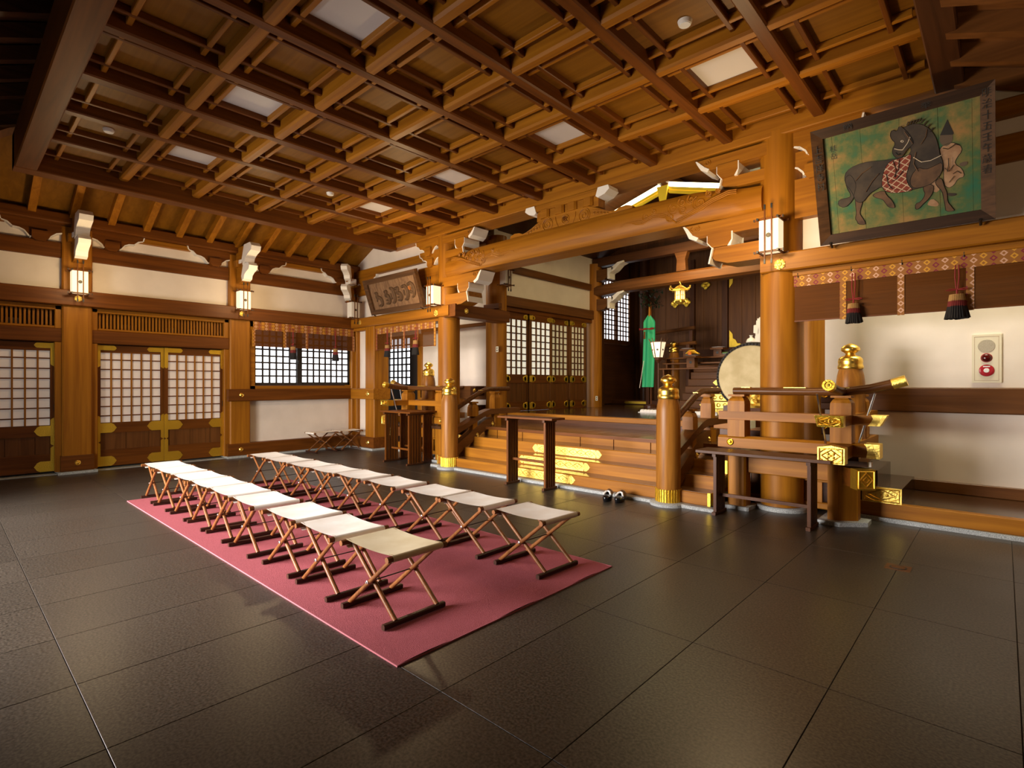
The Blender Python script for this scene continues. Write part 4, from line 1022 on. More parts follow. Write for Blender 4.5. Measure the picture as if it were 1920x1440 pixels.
def railing(s, label, label2):
    # s=+1 right-hand balustrade; -1 its mirror image on the left
    C = -5.15
    f = (lambda x: x) if s > 0 else (lambda x: 2 * C - x)
    YB = 6.62
    t = thing('balustrade', (f(-1.25), YB, 0), label, 'railing', 'crossed-end balustrades beside the stairs')
    # top round rail along x, with upturned tip
    pts = [(f(-2.42), YB, 1.415), (f(-1.6), YB, 1.415), (f(-1.25), YB, 1.42), (f(-1.02), YB, 1.45), (f(-.86), YB, 1.49), (f(-.72), YB, 1.535)]
    MB().tube(pts, [.043, .043, .045, .048, .051, .054], 16).build('top_rail', 'rail_wood', t, smooth=True)
    tip = MB().tube([(f(-.83), YB, 1.498), (f(-.715), YB, 1.537)], [.053, .056], 16); tip.build('gold_tip', 'gold', t, smooth=True)
    # top round rail along y
    pts = [(f(-1.27), 8.1, 1.415), (f(-1.27), 6.7, 1.415), (f(-1.27), 6.4, 1.43), (f(-1.275), 6.2, 1.455), (f(-1.28), 6.05, 1.485)]
    MB().tube(pts, [.043, .043, .046, .050, .054], 16).build('top_rail', 'rail_wood', t, smooth=True)
    MB().tube([(f(-1.278), 6.11, 1.473), (f(-1.28), 6.03, 1.489)], [.055, .057], 20).build('gold_tip', 'gold_old', t, smooth=True)
    mb = MB(); pr = [(f(-1.28) + .032 * math.sin(a) * (1 - .25 * (math.cos(a) > .7)), 6.026, 1.489 + .034 * math.cos(a)) for a in [i * .42 for i in range(16)]]
    mb.tube(pr, .004, 5); mb.lathe([(.016, 0), (.003, .006)], (f(-1.28), 6.028, 1.489), 10, 'y'); mb.build('relief', 'gold_relief', t)
    for sp in ((-2.32, -2.22), (-1.85, -1.62), (-1.32, -1.2)): MB().box(f(sp[0]), f(sp[1]), YB - .035, YB + .035, 1.455, 1.463).build('gold_plate', 'gold', t)
    # middle and bottom rails along x, ends cased in gold
    mid = MB(); mid.prism([(f(-2.58), 1.07), (f(-.98), 1.07), (f(-.93), 1.17), (f(-2.58), 1.17)], 'y', YB - .07, YB + .07); mid.build('middle_rail', 'cypress_x', t)
    capm = MB().prism([(f(-1.03), 1.065), (f(-.925), 1.065), (f(-.865), 1.178), (f(-1.0), 1.178), (f(-.985), 1.14), (f(-1.005), 1.10)], 'y', YB - .077, YB + .077).build('gold_cap', 'gold', t)
    MB().prism([(YB - .09, .735), (YB + .09, .735), (YB + .09, .85), (YB + .02, .875), (YB - .05, .875), (YB - .09, .85)], 'x', f(-2.58), f(-.95)).build('bottom_rail', 'cypress_x', t)
    MB().prism([(f(-1.04), .73), (f(-.925), .73), (f(-.925), .878), (f(-1.06), .878), (f(-1.04), .85), (f(-1.03), .80)], 'y', YB - .098, YB + .098).build('gold_cap', 'gold', t)
    boss(t, (f(-2.43), YB - .09, .80), 'y', .042)
    # middle and bottom rails along y with gilt end plates facing the hall
    MB().box(f(-1.37), f(-1.17), 6.15, 8.1, 1.07, 1.17).build('middle_rail', 'cypress_y', t)
    cap = MB().faces([(f(-1.405), 6.02, 1.185), (f(-1.145), 6.02, 1.185), (f(-1.16), 6.07, 1.068), (f(-1.39), 6.07, 1.068), (f(-1.38), 6.18, 1.18), (f(-1.16), 6.18, 1.18), (f(-1.16), 6.18, 1.066), (f(-1.38), 6.18, 1.066)],
               [(0, 3, 2, 1), (4, 5, 6, 7), (0, 1, 5, 4), (1, 2, 6, 5), (2, 3, 7, 6), (3, 0, 4, 7)]).build('gold_cap', 'gold_old', t)
    gold_relief(cap, (f(-1.275), 6.037, 1.127), .112, .05)
    MB().box(f(-1.37), f(-1.16), 6.2, 8.1, .735, .86).build('bottom_rail', 'cypress_y', t)
    cap = MB().prism([(f(-1.385), .70), (f(-1.145), .70), (f(-1.145), .862), (f(-1.265), .885), (f(-1.385), .862)], 'y', 6.06, 6.2).build('gold_cap', 'gold', t)
    gold_relief(cap, (f(-1.265), 6.058, .782), .112, .082)
    # baluster blocks
    for x, y in ((-2.36, YB), (-1.27, YB), (-1.27, 7.45)):
        MB().box(f(x - .1), f(x + .1), y - .1, y + .1, .87, 1.07).build('baluster', 'cypress_z', t)
        bell(MB(), f(x), y, 1.17, 1.375, .10).build('baluster', 'cypress_z', t)
    for x in (-1.42, -1.02):
        MB().tube([(f(-1.36 if x < -1.2 else -1.12), 6.3 if x < -1.2 else YB - .0, .88), (f(-1.40 if x < -1.2 else -.98), 6.12 if x < -1.2 else YB, 1.40)], .011, 8).build('steel_brace', 'steel', t)
    # deck edge, fascia and posts below
    MB().box(f(-2.5), f(-1.02), YB - .16, 7.2, .645, .70).build('deck_edge', 'lacquer_x', t)
    MB().box(f(-1.025), f(-.99), YB - .14, YB - .05, .65, .70).build('plank_end', 'white_paint', t)
    MB().bbox(f(-2.32), f(-1.25), YB - .03, YB + .12, .44, .63, .01, 'x').build('fascia', 'cypress_x', t)
    MB().bbox(f(-2.34), f(-1.30), 6.98, 7.06, .045, .12, .01, 'x').build('foot_rail', 'cypress_x', t)
    MB().bbox(f(-1.75), f(-1.30), 6.96, 7.06, .36, .41, .008, 'x').build('foot_rail', 'cypress_x', t)
    for x in (-1.70, -1.58, -1.46, -1.34): MB().box(f(x - .03), f(x + .03), 7.0, 7.04, .12, .36).build('slat', 'cypress_z', t)
    MB().bbox(f(-2.46), f(-2.25), YB - .1, YB + .1, .045, .645, .02, 'z').build('post', 'cypress_z', t)
    MB().bbox(f(-2.52), f(-2.20), YB - .15, YB + .17, -.01, .045, .02, 'z').build('plinth', 'granite', t)
    e = .07
    pl = [(-1.39, YB - .11), (-1.29, YB - .11), (-1.13, YB + .02), (-1.13, YB + .14), (-1.39, YB + .14)]
    MB().prism([(f(a), b_) for a, b_ in pl], 'z', .045, .73).build('post', 'cypress_z', t)
    MB().prism([(f(a), b_) for a, b_ in [(-1.47, YB - .19), (-1.26, YB - .19), (-1.04, YB - .0), (-1.04, YB + .2), (-1.47, YB + .2)]], 'z', -.01, .045).build('plinth', 'granite', t)
    # diagonal beam nose at the corner
    o = Vector((f(-1.20), YB - .02, .535)); d = Vector((s * .62, -.78, 0)); sd = Vector((-d.y, d.x, 0)) * s
    def nb(a0, a1, hw, z0, z1):
        return MB().faces([o + d * a0 - sd * hw + Vector((0, 0, z0)), o + d * a0 + sd * hw + Vector((0, 0, z0)), o + d * a0 + sd * hw + Vector((0, 0, z1)), o + d * a0 - sd * hw + Vector((0, 0, z1)),
                           o + d * a1 - sd * hw + Vector((0, 0, z0)), o + d * a1 + sd * hw + Vector((0, 0, z0)), o + d * a1 + sd * hw + Vector((0, 0, z1)), o + d * a1 - sd * hw + Vector((0, 0, z1))],
                          [(0, 1, 2, 3), (7, 6, 5, 4), (0, 4, 5, 1), (1, 5, 6, 2), (2, 6, 7, 3), (3, 7, 4, 0)])
    nb(0, .22, .085, -.10, .09).build('beam_nose', 'cedar_x', t)
    g = nb(.18, .30, .091, -.108, .098).build('gold_cap', 'gold_old', t)
    mb = MB()
    q = o + d * .302
    def PP(a, b_): return q + sd * a + Vector((0, 0, b_ - .005))
    for pts in ([(-.075, -.085), (.075, -.085), (.075, .085), (-.075, .085), (-.075, -.085)], [(-.06, 0), (0, .07), (.06, 0), (0, -.07), (-.06, 0)], [(-.03, 0), (0, .03), (.03, 0), (0, -.03), (-.03, 0)]):
        mb.tube([PP(a, b_) for a, b_ in pts], .006, 5)
    mb.build('relief', 'gold_relief', g)
    # ------ sloping stair railing
    XS = -3.05
    t2 = thing('stair_railing', (f(XS), 6.9, 0), label2, 'railing', 'sloping stair railings')
    def ramp(z_lo, z_hi, y0=6.33, ya=7.08, yb=7.9): # smooth ramp then level
        P_ = []
        for i in range(9):
            u = i / 8; P_.append((y0 + (ya - y0) * u, z_lo + (z_hi - z_lo) * (u if u < .8 else u - (u - .8) ** 2 * 1.2)))
        P_.append((ya + .1, P_[-1][1] + .02)); P_.append((yb, P_[-1][1] + .005))
        return P_
    MB().tube([(f(XS), a, b_) for a, b_ in ramp(1.04, 1.40, yb=7.75)], .043, 14).build('top_rail', 'rail_wood', t2, smooth=True)
    def plank(z_lo, z_hi, th, hw, nm, mt, yb=8.0):
        P_ = ramp(z_lo, z_hi, yb=yb); mb = MB(); vs_ = []
        for a, b_ in P_: vs_ += [(f(XS) - hw, a, b_ - th), (f(XS) + hw, a, b_ - th), (f(XS) + hw, a, b_), (f(XS) - hw, a, b_)]
        n = len(P_)
        mb.faces(vs_, [(0, 1, 2, 3), tuple(4 * (n - 1) + k for k in (3, 2, 1, 0))] + [(4 * i + j, 4 * i + 4 + j, 4 * i + 4 + (j + 1) % 4, 4 * i + (j + 1) % 4) for i in range(n - 1) for j in range(4)])
        return mb.build(nm, mt, t2)
    plank(.70, 1.02, .10, .085, 'middle_rail', 'brown_y')
    plank(.42, .86, .20, .075, 'string', 'brown_y', 7.6)
    for y, z in ((6.82, .56), (7.22, .745)): boss(t2, (f(XS) + .076, y, z), 'x', .035)
    for y, za, zb, zc in ((6.78, .63, .80, 1.17), (7.36, .86, .92, 1.36)):
        MB().box(f(XS - .06), f(XS + .06), y - .06, y + .06, za, zb).build('baluster', 'cypress_z', t2)
        bell(MB(), f(XS), y, zb + .1, zc, .075).build('baluster', 'cypress_z', t2)
    MB().bbox(f(XS - .09), f(XS + .09), 7.27, 7.45, .70, .86, .01, 'z').build('post', 'cypress_z', t2)
    MB().box(f(XS - .035), f(XS + .035), 6.95, 7.05, 1.378, 1.386).build('gold_plate', 'gold', t2)
    return t
railing(1, 'balustrade right of the stairs with gilt crossed rail ends', 'sloping stair rail behind the right newel post')
railing(-1, 'balustrade left of the stairs with upturned gilt rail ends', 'sloping stair rail behind the left newel post')
# block stairs beside each balustrade
for s, lab in ((1, 'black lacquered block steps with gilt front against the right white wall'), (-1, 'black lacquered block steps behind the left slatted tables')):
    f = (lambda x: x) if s > 0 else (lambda x: 2 * -5.15 - x)
    t = thing('block_steps', (f(-1.0), 7.6, .2), lab, 'steps')
    MB().box(f(-1.2), f(-.80), 7.05, 8.14, .20, .365).build('lower_step', 'lacquer_y', t)
    MB().box(f(-1.2), f(-1.04), 7.2, 8.14, .365, .525).build('upper_step', 'lacquer_y', t)
    p = MB().box(f(-1.16), f(-.80), 7.035, 7.05, .197, .367).build('gold_front', 'gold', t)
    gold_relief(p, (f(-.98), 7.034, .282), .17, .08)

# ================================================================== CARPET AND STOOLS
cp = MB(); cz = .009
cp.grid(lambda u, v: (-8.22 + 5.86 * u, 1.66 + 2.095 * v, cz + (.006 * math.sin(v * 17) if u > .985 else 0) + .0012 * math.sin(u * 31) * math.sin(v * 9)), 60, 20)
cpo = cp.build('carpet', 'carpet', smooth=True)
tag(cpo, 'long red felt carpet under the two rows of stools', 'carpet')
MB().box(-8.22, -2.36, 1.655, 1.66, 0, cz).box(-8.22, -2.36, 3.755, 3.76, 0, cz).box(-2.36, -2.355, 1.655, 3.76, 0, cz).box(-8.225, -8.22, 1.655, 3.76, 0, cz).build('carpet_edge', 'pink_edge', cpo)

def make_stool(canvas):
    t = thing('folding_stool', (0, 0, 0), '', 'stool')
    hx, zt = .262, .425
    mb = MB()
    W = .196
    def top(u, v):
        x = -hx + 2 * hx * u; sag = .022 * (1 - (2 * u - 1) ** 2) * (1 - .25 * (2 * v - 1) ** 2)
        return (x, -W + 2 * W * v, zt + .021 - sag - .004 * (1 - (2 * u - 1) ** 2) * abs(2 * v - 1) * -1)
    mb.grid(lambda u, v: top(u, v), 12, 6)
    for s in (-1, 1):   # hem wrapped round each bar
        pts = []
        def wrap(u, v, s=s):
            a = math.pi / 2 - u * math.pi * 1.15
            return (s * (hx + .0215 * math.cos(a)), -W + 2 * W * v, zt + .0215 * math.sin(a))
        mb.grid(wrap if s > 0 else (lambda u, v: wrap(u, 1 - v)), 7, 2)
        mb.grid((lambda u, v, s=s: (s * (hx - .005 - .03 * u), -W + 2 * W * v, zt - .021 - .012 * u)) , 1, 2)
    mb.build('seat', canvas, t, smooth=True)
    seam = MB()
    for s in (-1, 1):
        for y in (-W + .014, W - .014): seam.tube([(s * (hx - .05), y, zt + .016), (s * hx, y, zt + .0222), (s * (hx + .0215), y, zt)], .0012, 4)
        for k in range(6): seam.lathe([(.004, 0), (.001, .002)], (s * (hx - .028), -W + .03 + .066 * k, zt - .036), 6)
    seam.build('stitching', 'brown_z', t)
    for s in (-1, 1):
        MB().tube([(s * hx, -.232, zt), (s * hx, .232, zt)], .0195, 8).build('seat_bar', 'stool_wood', t)
        MB().bbox(s * .235 - .017, s * .235 + .017, -.24, .24, 0, .034, .006, 'y').build('foot_bar', 'stool_foot', t)
        for y in (-.165, .165):
            yy = y - .016 if s > 0 else y + .016 * 0 + .016
            MB().tube([(-s * .235, yy, .03), (s * (hx - .01), yy, zt - .005)], [.016, .0145], 10).build('leg', 'stool_wood', t, smooth=True)
    MB().tube([(0, -.2, .222), (0, .2, .222)], .0042, 6).build('rod', 'black_metal', t)
    for s in (-1, 1): MB().lathe([(.011, 0), (.011, .006), (.006, .008), (.006, .013)], (0, -.196, .222), 8, 'y').build('bolt', 'steel', t) if s < 0 else MB().lathe([(.011, 0), (.006, .008)], (0, .204, .222), 8, 'y').build('bolt', 'steel', t)
    return t
white_stool = make_stool('canvas'); warm_lit_stool = make_stool('canvas_warm_lit')
ordn = ['first', 'second', 'third', 'fourth', 'fifth', 'sixth', 'seventh', 'eighth', 'last']
rows = (('near', 2.055, [-8.0, -7.40, -6.75, -6.17, -5.585, -4.96, -4.25, -3.62, -2.985]), ('far', 3.36, [-7.95, -7.30, -6.64, -6.055, -5.465, -4.80, -4.10, -3.52, -2.83]))
used = {'w': False, 'c': False}
for rn, y, xs_ in rows:
    for k, x in enumerate(xs_):
        q = ordn[8 - k]
        cream = (rn == 'near' and k == 8)  # cream tone paints warm light onto this white stool
        where = 'front row by the carpet edge' if rn == 'near' else 'back row toward the altar stairs'
        lab = ('%s canvas folding stool, %s from the right in the %s' % ('warm-lit' if cream else 'white', q, where))
        pr = warm_lit_stool if cream else white_stool; kk = 'c' if cream else 'w'
        rz = R(random.uniform(-2.2, 2.2)); loc = (x, y + random.uniform(-.012, .012), .0125)
        if not used[kk]: used[kk] = True; o = pr; o.location = loc; o.rotation_euler = (0, 0, rz); o['label'] = lab
        else: o = copy_tree(pr, loc, rz, lab)
        o['group'] = 'canvas folding stools in two rows on the carpet'
for k, (x, y, lab) in enumerate(((-11.10, 5.80, 'canvas folding stool against the left wall under the window, left of two'), (-11.10, 6.42, 'canvas folding stool standing in the left wall corner, right of two'))):
    o = copy_tree(white_stool, (x, y, 0), R(90), lab); o['group'] = 'spare stools by the left wall'

# ================================================================== SLATTED STANDS
def slat_stand(x0, x1, y0, y1, h, label, dark=False, top=(.12, .12), tz=.03, rail_z=.25):
    t = thing('slatted_stand', ((x0 + x1) / 2, (y0 + y1) / 2, 0), label, 'table', 'slatted wooden stands')
    m = 'dark' if dark else 'cedar'
    MB().bbox(x0 - top[0], x1 + top[1], y0 - .03, y1 + .03, h - tz, h, .004, 'x').build('table_top', ('dark_x' if dark else 'cedar_x'), t)
    for x in (x0, x1):
        MB().bbox(x - .022, x + .022, y0 - .03, y1 + .03, 0, .035, .004, 'y').build('foot', 'dark_y', t)
        MB().bbox(x - .02, x + .02, y0 - .02, y1 + .02, h - tz - .035, h - tz, .004, 'y').build('top_cleat', 'dark_y', t)
        n = 5 if not dark else 6
        src = None
        for i in range(n):
            y = y0 + (y1 - y0) * (i + .5) / n; w = (y1 - y0) / n * .31
            if src is None: src = MB().box(x - .017, x + .017, y - w, y + w, .035, h - tz - .035).build('slat', m + '_z', t); s0 = y
            else: inst(src, t, 0, y - s0)
    MB().box(x0 + .017, x1 - .017, (y0 + y1) / 2 - .015, (y0 + y1) / 2 + .015, rail_z, rail_z + .035).build('stretcher', (m if dark else 'cedar') + '_x', t)
    return t
slat_stand(-5.46, -4.74, 5.80, 6.04, 1.02, 'small slatted wooden stand in front of the gilt stair plates', top=(.17, .16), rail_z=.36)
slat_stand(-8.76, -8.02, 5.87, 6.18, .985, 'front one of two slatted wooden stands left of the newel post', top=(.12, .10))
slat_stand(-8.83, -8.10, 6.27, 6.50, .985, 'rear one of two slatted wooden stands left of the newel post', top=(.05, .12))
slat_stand(-2.43, -1.46, 6.05, 6.33, .735, 'long low dark bench stand before the right balustrade', dark=True, top=(.21, .20), tz=.035, rail_z=.2)

# ================================================================== SANDALS AND DRAIN
def sandal(x, y, rz, label):
    t = thing('sandal', (x, y, 0), label, 'shoe', 'pair of black lacquered clogs')
    t.rotation_euler = (0, 0, rz)
    out = [(.058 * k * math.cos(a) * (1 + .08 * math.cos(a)), .14 * math.sin(a)) for a in [i * math.pi / 10 for i in range(20)] for k in (1,)]
    off = wloc(t)
    P3 = lambda p: p
    mb = MB()
    n = len(out)
    def ring(sc, z, dy=0): return [(a * sc, b_ * sc + dy, z + .035 * max(0, b_ / .125) ** 2) for a, b_ in out]
    rings = [ring(.90, .0), ring(1.0, .03), ring(1.02, .055), ring(.97, .066)]
    vs_ = [p for r_ in rings for p in r_]
    mb.faces(vs_, [tuple(range(n - 1, -1, -1)), tuple(3 * n + k for k in range(n))] + [(i * n + j, i * n + (j + 1) % n, (i + 1) * n + (j + 1) % n, (i + 1) * n + j) for i in range(3) for j in range(n)])
    hood = MB().grid(lambda u, v: ((-.06 + .12 * u), .02 + .115 * v, .066 + .06 * math.sin(math.pi * u) * (1 - .2 * v) + .02 * v - .05 * max(0, v - .75)), 10, 6)
    for m_, nm, mt in ((mb, 'sole', 'black_lacquer'), (hood, 'toe_cover', 'black_lacquer')):
        m_.v = [(a + off.x, b_ + off.y, c) for a, b_, c in m_.v]; m_.build(nm, mt, t, smooth=True)
    s_ = MB().tube([(-.045 + off.x, -.02 + off.y, .075), (-.025 + off.x, .02 + off.y, .105), (off.x, .035 + off.y, .112), (.025 + off.x, .02 + off.y, .105), (.045 + off.x, -.02 + off.y, .075)], .012, 8)
    s_.build('strap', 'paper_white', t, smooth=True)
sandal(-3.76, 5.89, R(20), 'left clog of the black lacquered pair on the floor before the stairs')
sandal(-3.60, 5.93, R(14), 'right clog of the black lacquered pair on the floor before the stairs')
dr = thing('floor_drain', (-.63, 5.33, 0), 'small metal floor drain with round grating in the right floor', 'drain')
MB().box(-.715, -.545, 5.25, 5.41, -.005, .002).build('frame', 'brown_x', dr)
mb = MB().lathe([(.06, .0), (.058, .004)], (-.63, 5.33, .001), 24)
mb.build('grating', 'black_metal', dr)
mb = MB()
for k in range(5): mb.box(-.675, -.585, 5.30 + .015 * k - .003, 5.30 + .015 * k + .003, .004, .007)
mb.build('grating_bars', 'brown_x', dr)

# ================================================================== WALL LANTERNS
def lantern(c, d, label, lit=True, tall=.40):
    # c: centre of the mounting on the wall; d: unit xy direction pointing into the room
    t = thing('wall_lantern', c, label, 'lantern', 'paper wall lanterns on the posts')
    D = Vector((*d, 0)); S = Vector((D.y, -D.x, 0)); U = Vector((0, 0, 1)); C0 = Vector(c)
    def blk(mb, a0, a1, s0, s1, z0, z1):
        pts = [C0 + D * a + S * s + U * z for z in (z0, z1) for (a, s) in ((a0, s0), (a1, s0), (a1, s1), (a0, s1))]
        return mb.faces(pts, [(0, 1, 2, 3), (7, 6, 5, 4), (0, 4, 5, 1), (1, 5, 6, 2), (2, 6, 7, 3), (3, 7, 4, 0)])
    h = tall / 2; w = .105; d0, d1 = .05, .24
    blk(MB(), d0, d1, -w, w, -h + .02, h - .02).build('paper_shade', 'paper_lamp' if lit else 'paper_off', t)
    for z in (-h, h - .022):
        f = MB(); e = MB()
        for s in (-w - .012, w - .004): blk(f, 0, d1 + .05, s, s + .016, z, z + .022)
        for a in (d0 - .012, d1 - .004): blk(f, a, a + .016, -w - .055, w + .055, z + .002, z + .024)
        f.build('frame', 'cedar_x', t)
        for s in (-w - .057, w + .045): e = MB(); blk(e, d1 - .006, d1 + .014, s, s + .012, z, z + .026); e.build('frame_end', 'black_metal', t)
        for s in (-w - .014, w - .006): e = MB(); blk(e, d1 + .042, d1 + .052, s, s + .02, z - .002, z + .024); e.build('frame_end', 'black_metal', t)
    for s in (-.045, .03):
        r_ = MB(); blk(r_, d1 + .012, d1 + .026, s, s + .014, -h - .08, h + .10); r_.build('upright', 'cedar_z', t)
        r_ = MB(); blk(r_, d1 + .010, d1 + .028, s - .002, s + .016, -h - .13, -h - .08); blk(r_, d1 + .010, d1 + .028, s - .002, s + .016, h + .10, h + .155); r_.build('upright_tip', 'black_metal', t)
    cc = C0 + D * (d1 + .004)
    ax = 'x' if abs(D.x) > .5 else 'y'
    sg = 1
    disc = MB()
    vs_ = [cc + S * (.027 * math.cos(a)) + U * (.027 * math.sin(a)) + D * k for k in (0, .006) for a in [i * math.pi / 8 for i in range(16)]]
    disc.faces(vs_, [tuple(range(15, -1, -1)), tuple(range(16, 32))] + [(i, (i + 1) % 16, 16 + (i + 1) % 16, 16 + i) for i in range(16)])
    disc.build('crest_disc', 'black_metal', t)
    text_mesh('吹', 'crest', 'crest_brass', t, cc + D * .0065, -S if False else (U.cross(D)), U, .030, .001)
    return t
lantern((-11.46, 1.62, 3.19), (1, 0), 'lit paper lantern on the wide left post between the two lattice doors')
lantern((-11.46, 4.23, 3.19), (1, 0), 'lit paper lantern on the left wall post beside the lattice window')
lantern((-11.30, 6.62, 3.22), (.92, -.39) if False else (1, 0), 'unlit paper lantern in the room corner left of the carved plaque', False)
lantern((-8.20, 6.76, 3.23), (0, -1), 'lit paper lantern on the left round pillar beside the plaque')
lantern((-1.99, 6.76, 3.22), (0, -1), 'lit paper lantern on the right round pillar beside the horse painting')
lantern((-8.0, 8.31, 3.78), (1, 0), 'dark unlit lantern inside the hall on the second left pillar', False, .34)
lantern((1.40, 4.23, 3.19), (-1, 0), 'lit paper lantern on the right wall beside the viewer, outside the frame')
for c, pw in (((.5, 4.23, 3.19), 16), ((-10.5, 1.62, 3.19), 30), ((-10.5, 4.23, 3.19), 30), ((-8.0, 5.75, 3.2), 62), ((-2.1, 5.75, 3.2), 62)):
    point('lantern_fill', c, pw, (1, .72, .38), .09)  # unseen points floating before the lanterns, added to brighten beams and ceiling

# ================================================================== CARVED PLAQUE
def tilted(name, x0, x1, p0, p1, label, cat):
    # frame local axes: X along the wall, W up the leaning face
    t = thing(name, (x0, p0[0], p0[1]), label, cat)
    w = Vector((0, p1[0] - p0[0], p1[1] - p0[1])); L = w.length; w.normalize(); nrm = Vector((1, 0, 0)).cross(w)
    def T(a, b_, d): return Vector((x0, p0[0], p0[1])) + Vector((1, 0, 0)) * a + w * b_ + nrm * d
    return t, T, L, w, nrm
def tb(T, a0, a1, b0, b1, d0, d1, mb=None):
    mb = mb or MB()
    return mb.faces([T(a, b_, d) for d in (d0, d1) for a, b_ in ((a0, b0), (a1, b0), (a1, b1), (a0, b1))],
                    [(3, 2, 1, 0), (4, 5, 6, 7), (0, 1, 5, 4), (1, 2, 6, 5), (2, 3, 7, 6), (3, 0, 4, 7)])
t, T, L, w, nrm = tilted('carved_plaque', -10.33, -8.47, (6.66, 3.045), (6.42, 3.78), 'weathered wooden plaque carved with flowing kana, above the left blind', 'plaque')
WP = 1.86; fw = .105
for i in range(9):
    a0 = fw + (WP - 2 * fw) * i / 9; a1 = fw + (WP - 2 * fw) * (i + 1) / 9
    tb(T, a0 + .001, a1 - .001, fw, L - fw, 0, .022).build('plaque_board', 'plaque_wood', t)
def frame4(T, W, H, f, d, mat, par, bev=.02):
    for q, pts in enumerate((((0, 0), (W, 0), (W - f, f), (f, f)), ((W, 0), (W, H), (W - f, H - f), (W - f, f)), ((W, H), (0, H), (f, H - f), (W - f, H - f)), ((0, H), (0, 0), (f, f), (f, H - f)))):
        o, o2, i2, i1 = pts
        vs_ = [T(a, b_, 0) for a, b_ in pts] + [T(*o, d), T(*o2, d), T(*i2, d - bev), T(*i1, d - bev)]
        MB().faces(vs_, [(3, 2, 1, 0), (4, 5, 6, 7), (0, 1, 5, 4), (1, 2, 6, 5), (2, 3, 7, 6), (3, 0, 4, 7)]).build('frame_bar', mat if isinstance(mat, str) else mat[q], par)
frame4(T, WP, L, fw, .085, 'plaque_frame', t)
kana = [ # strokes drawn right to left in plaque coordinates (metres from the left edge, height)
    [[(1.46, .50), (1.56, .53), (1.64, .47), (1.65, .36), (1.60, .27), (1.53, .24)], [(1.50, .42), (1.50, .33), (1.55, .36), (1.57, .30)]],
    [[(1.26, .48), (1.36, .50), (1.42, .42), (1.42, .30), (1.36, .22), (1.28, .22)], [(1.30, .42), (1.29, .30)]],
    [[(1.00, .47), (1.15, .49), (1.05, .37), (1.16, .37), (1.20, .29), (1.14, .22), (1.03, .23)], [(1.04, .29), (1.10, .29)]],
    [[(.84, .50), (.93, .49), (.96, .40), (.96, .28), (.90, .20), (.83, .20)], [(.83, .40), (.82, .28), (.86, .30)]],
    [[(.62, .45), (.72, .46), (.63, .36), (.73, .36), (.78, .28), (.72, .20), (.60, .20)], [(.62, .27), (.68, .27)]],
    [[(.28, .46), (.36, .45), (.30, .36), (.38, .36), (.46, .32), (.48, .24), (.42, .18), (.32, .18)], [(.28, .28), (.31, .33)]],
]
for q, strokes in enumerate(kana):
    mb = MB()
    for s_ in strokes:
        mm_ = []
        for (a, b_), (c, d_) in zip(s_[:-1], s_[1:]):
            for k in range(4): mm_.append((a + (c - a) * k / 4, b_ + (d_ - b_) * k / 4))
        mm_.append(s_[-1])
        for _ in range(2): mm_ = [mm_[0]] + [tuple((mm_[i - 1][j] + 2 * mm_[i][j] + mm_[i + 1][j]) / 4 for j in (0, 1)) for i in range(1, len(mm_) - 1)] + [mm_[-1]]
        n = len(mm_); k = 1 if len(s_) > 4 else .6
        mb.tube([T(a, b_, .024) for a, b_ in mm_], [k * (.016 + .026 * math.sin(math.pi * min(1, (i + .5) / n * .9 + .1)) ** .6) for i in range(n)], 8)
    mb.build('carved_letter', 'char_wood', t, smooth=True)
MB().tube([T(1.50, .47, .03), T(1.50, .42, .055), T(1.53, .40, .05), T(1.56, .44, .05)], .012, 6).build('gilding_trace', 'kana_orange', t)
for a in (.08, WP - .08): MB().tube([T(a, -.03, .03), T(a, .02, .09)], .012, 8).build('hanger', 'black_metal', t)

# ================================================================== VOTIVE HORSE PAINTING
t, T, L, w, nrm = tilted('votive_picture', -1.475, -.05, (6.66, 3.04), (6.235, 4.145), 'large votive painting of a dark horse and its groom on green boards', 'picture')
WP = 1.425; fw = .10
for a0, a1 in ((.09, .176), (.178, .423), (.425, .74), (.742, 1.029), (1.032, 1.269), (1.271, 1.335)):
    o = MB(); o.faces([(a, d, b_) for d in (0, -.02) for a, b_ in ((a0, .09), (a1, .09), (a1, L - .09), (a0, L - .09))], [(0, 1, 2, 3), (7, 6, 5, 4), (0, 4, 5, 1), (1, 5, 6, 2), (2, 6, 7, 3), (3, 7, 4, 0)])
    me = tb(T, a0, a1, .09, L - .09, 0, .02).build('picture_board', 'verdigris', t)
frame4(T, WP, L, fw, .075, ('picture_frame', 'plaque_frame', 'picture_frame', 'plaque_frame'), t, .03)
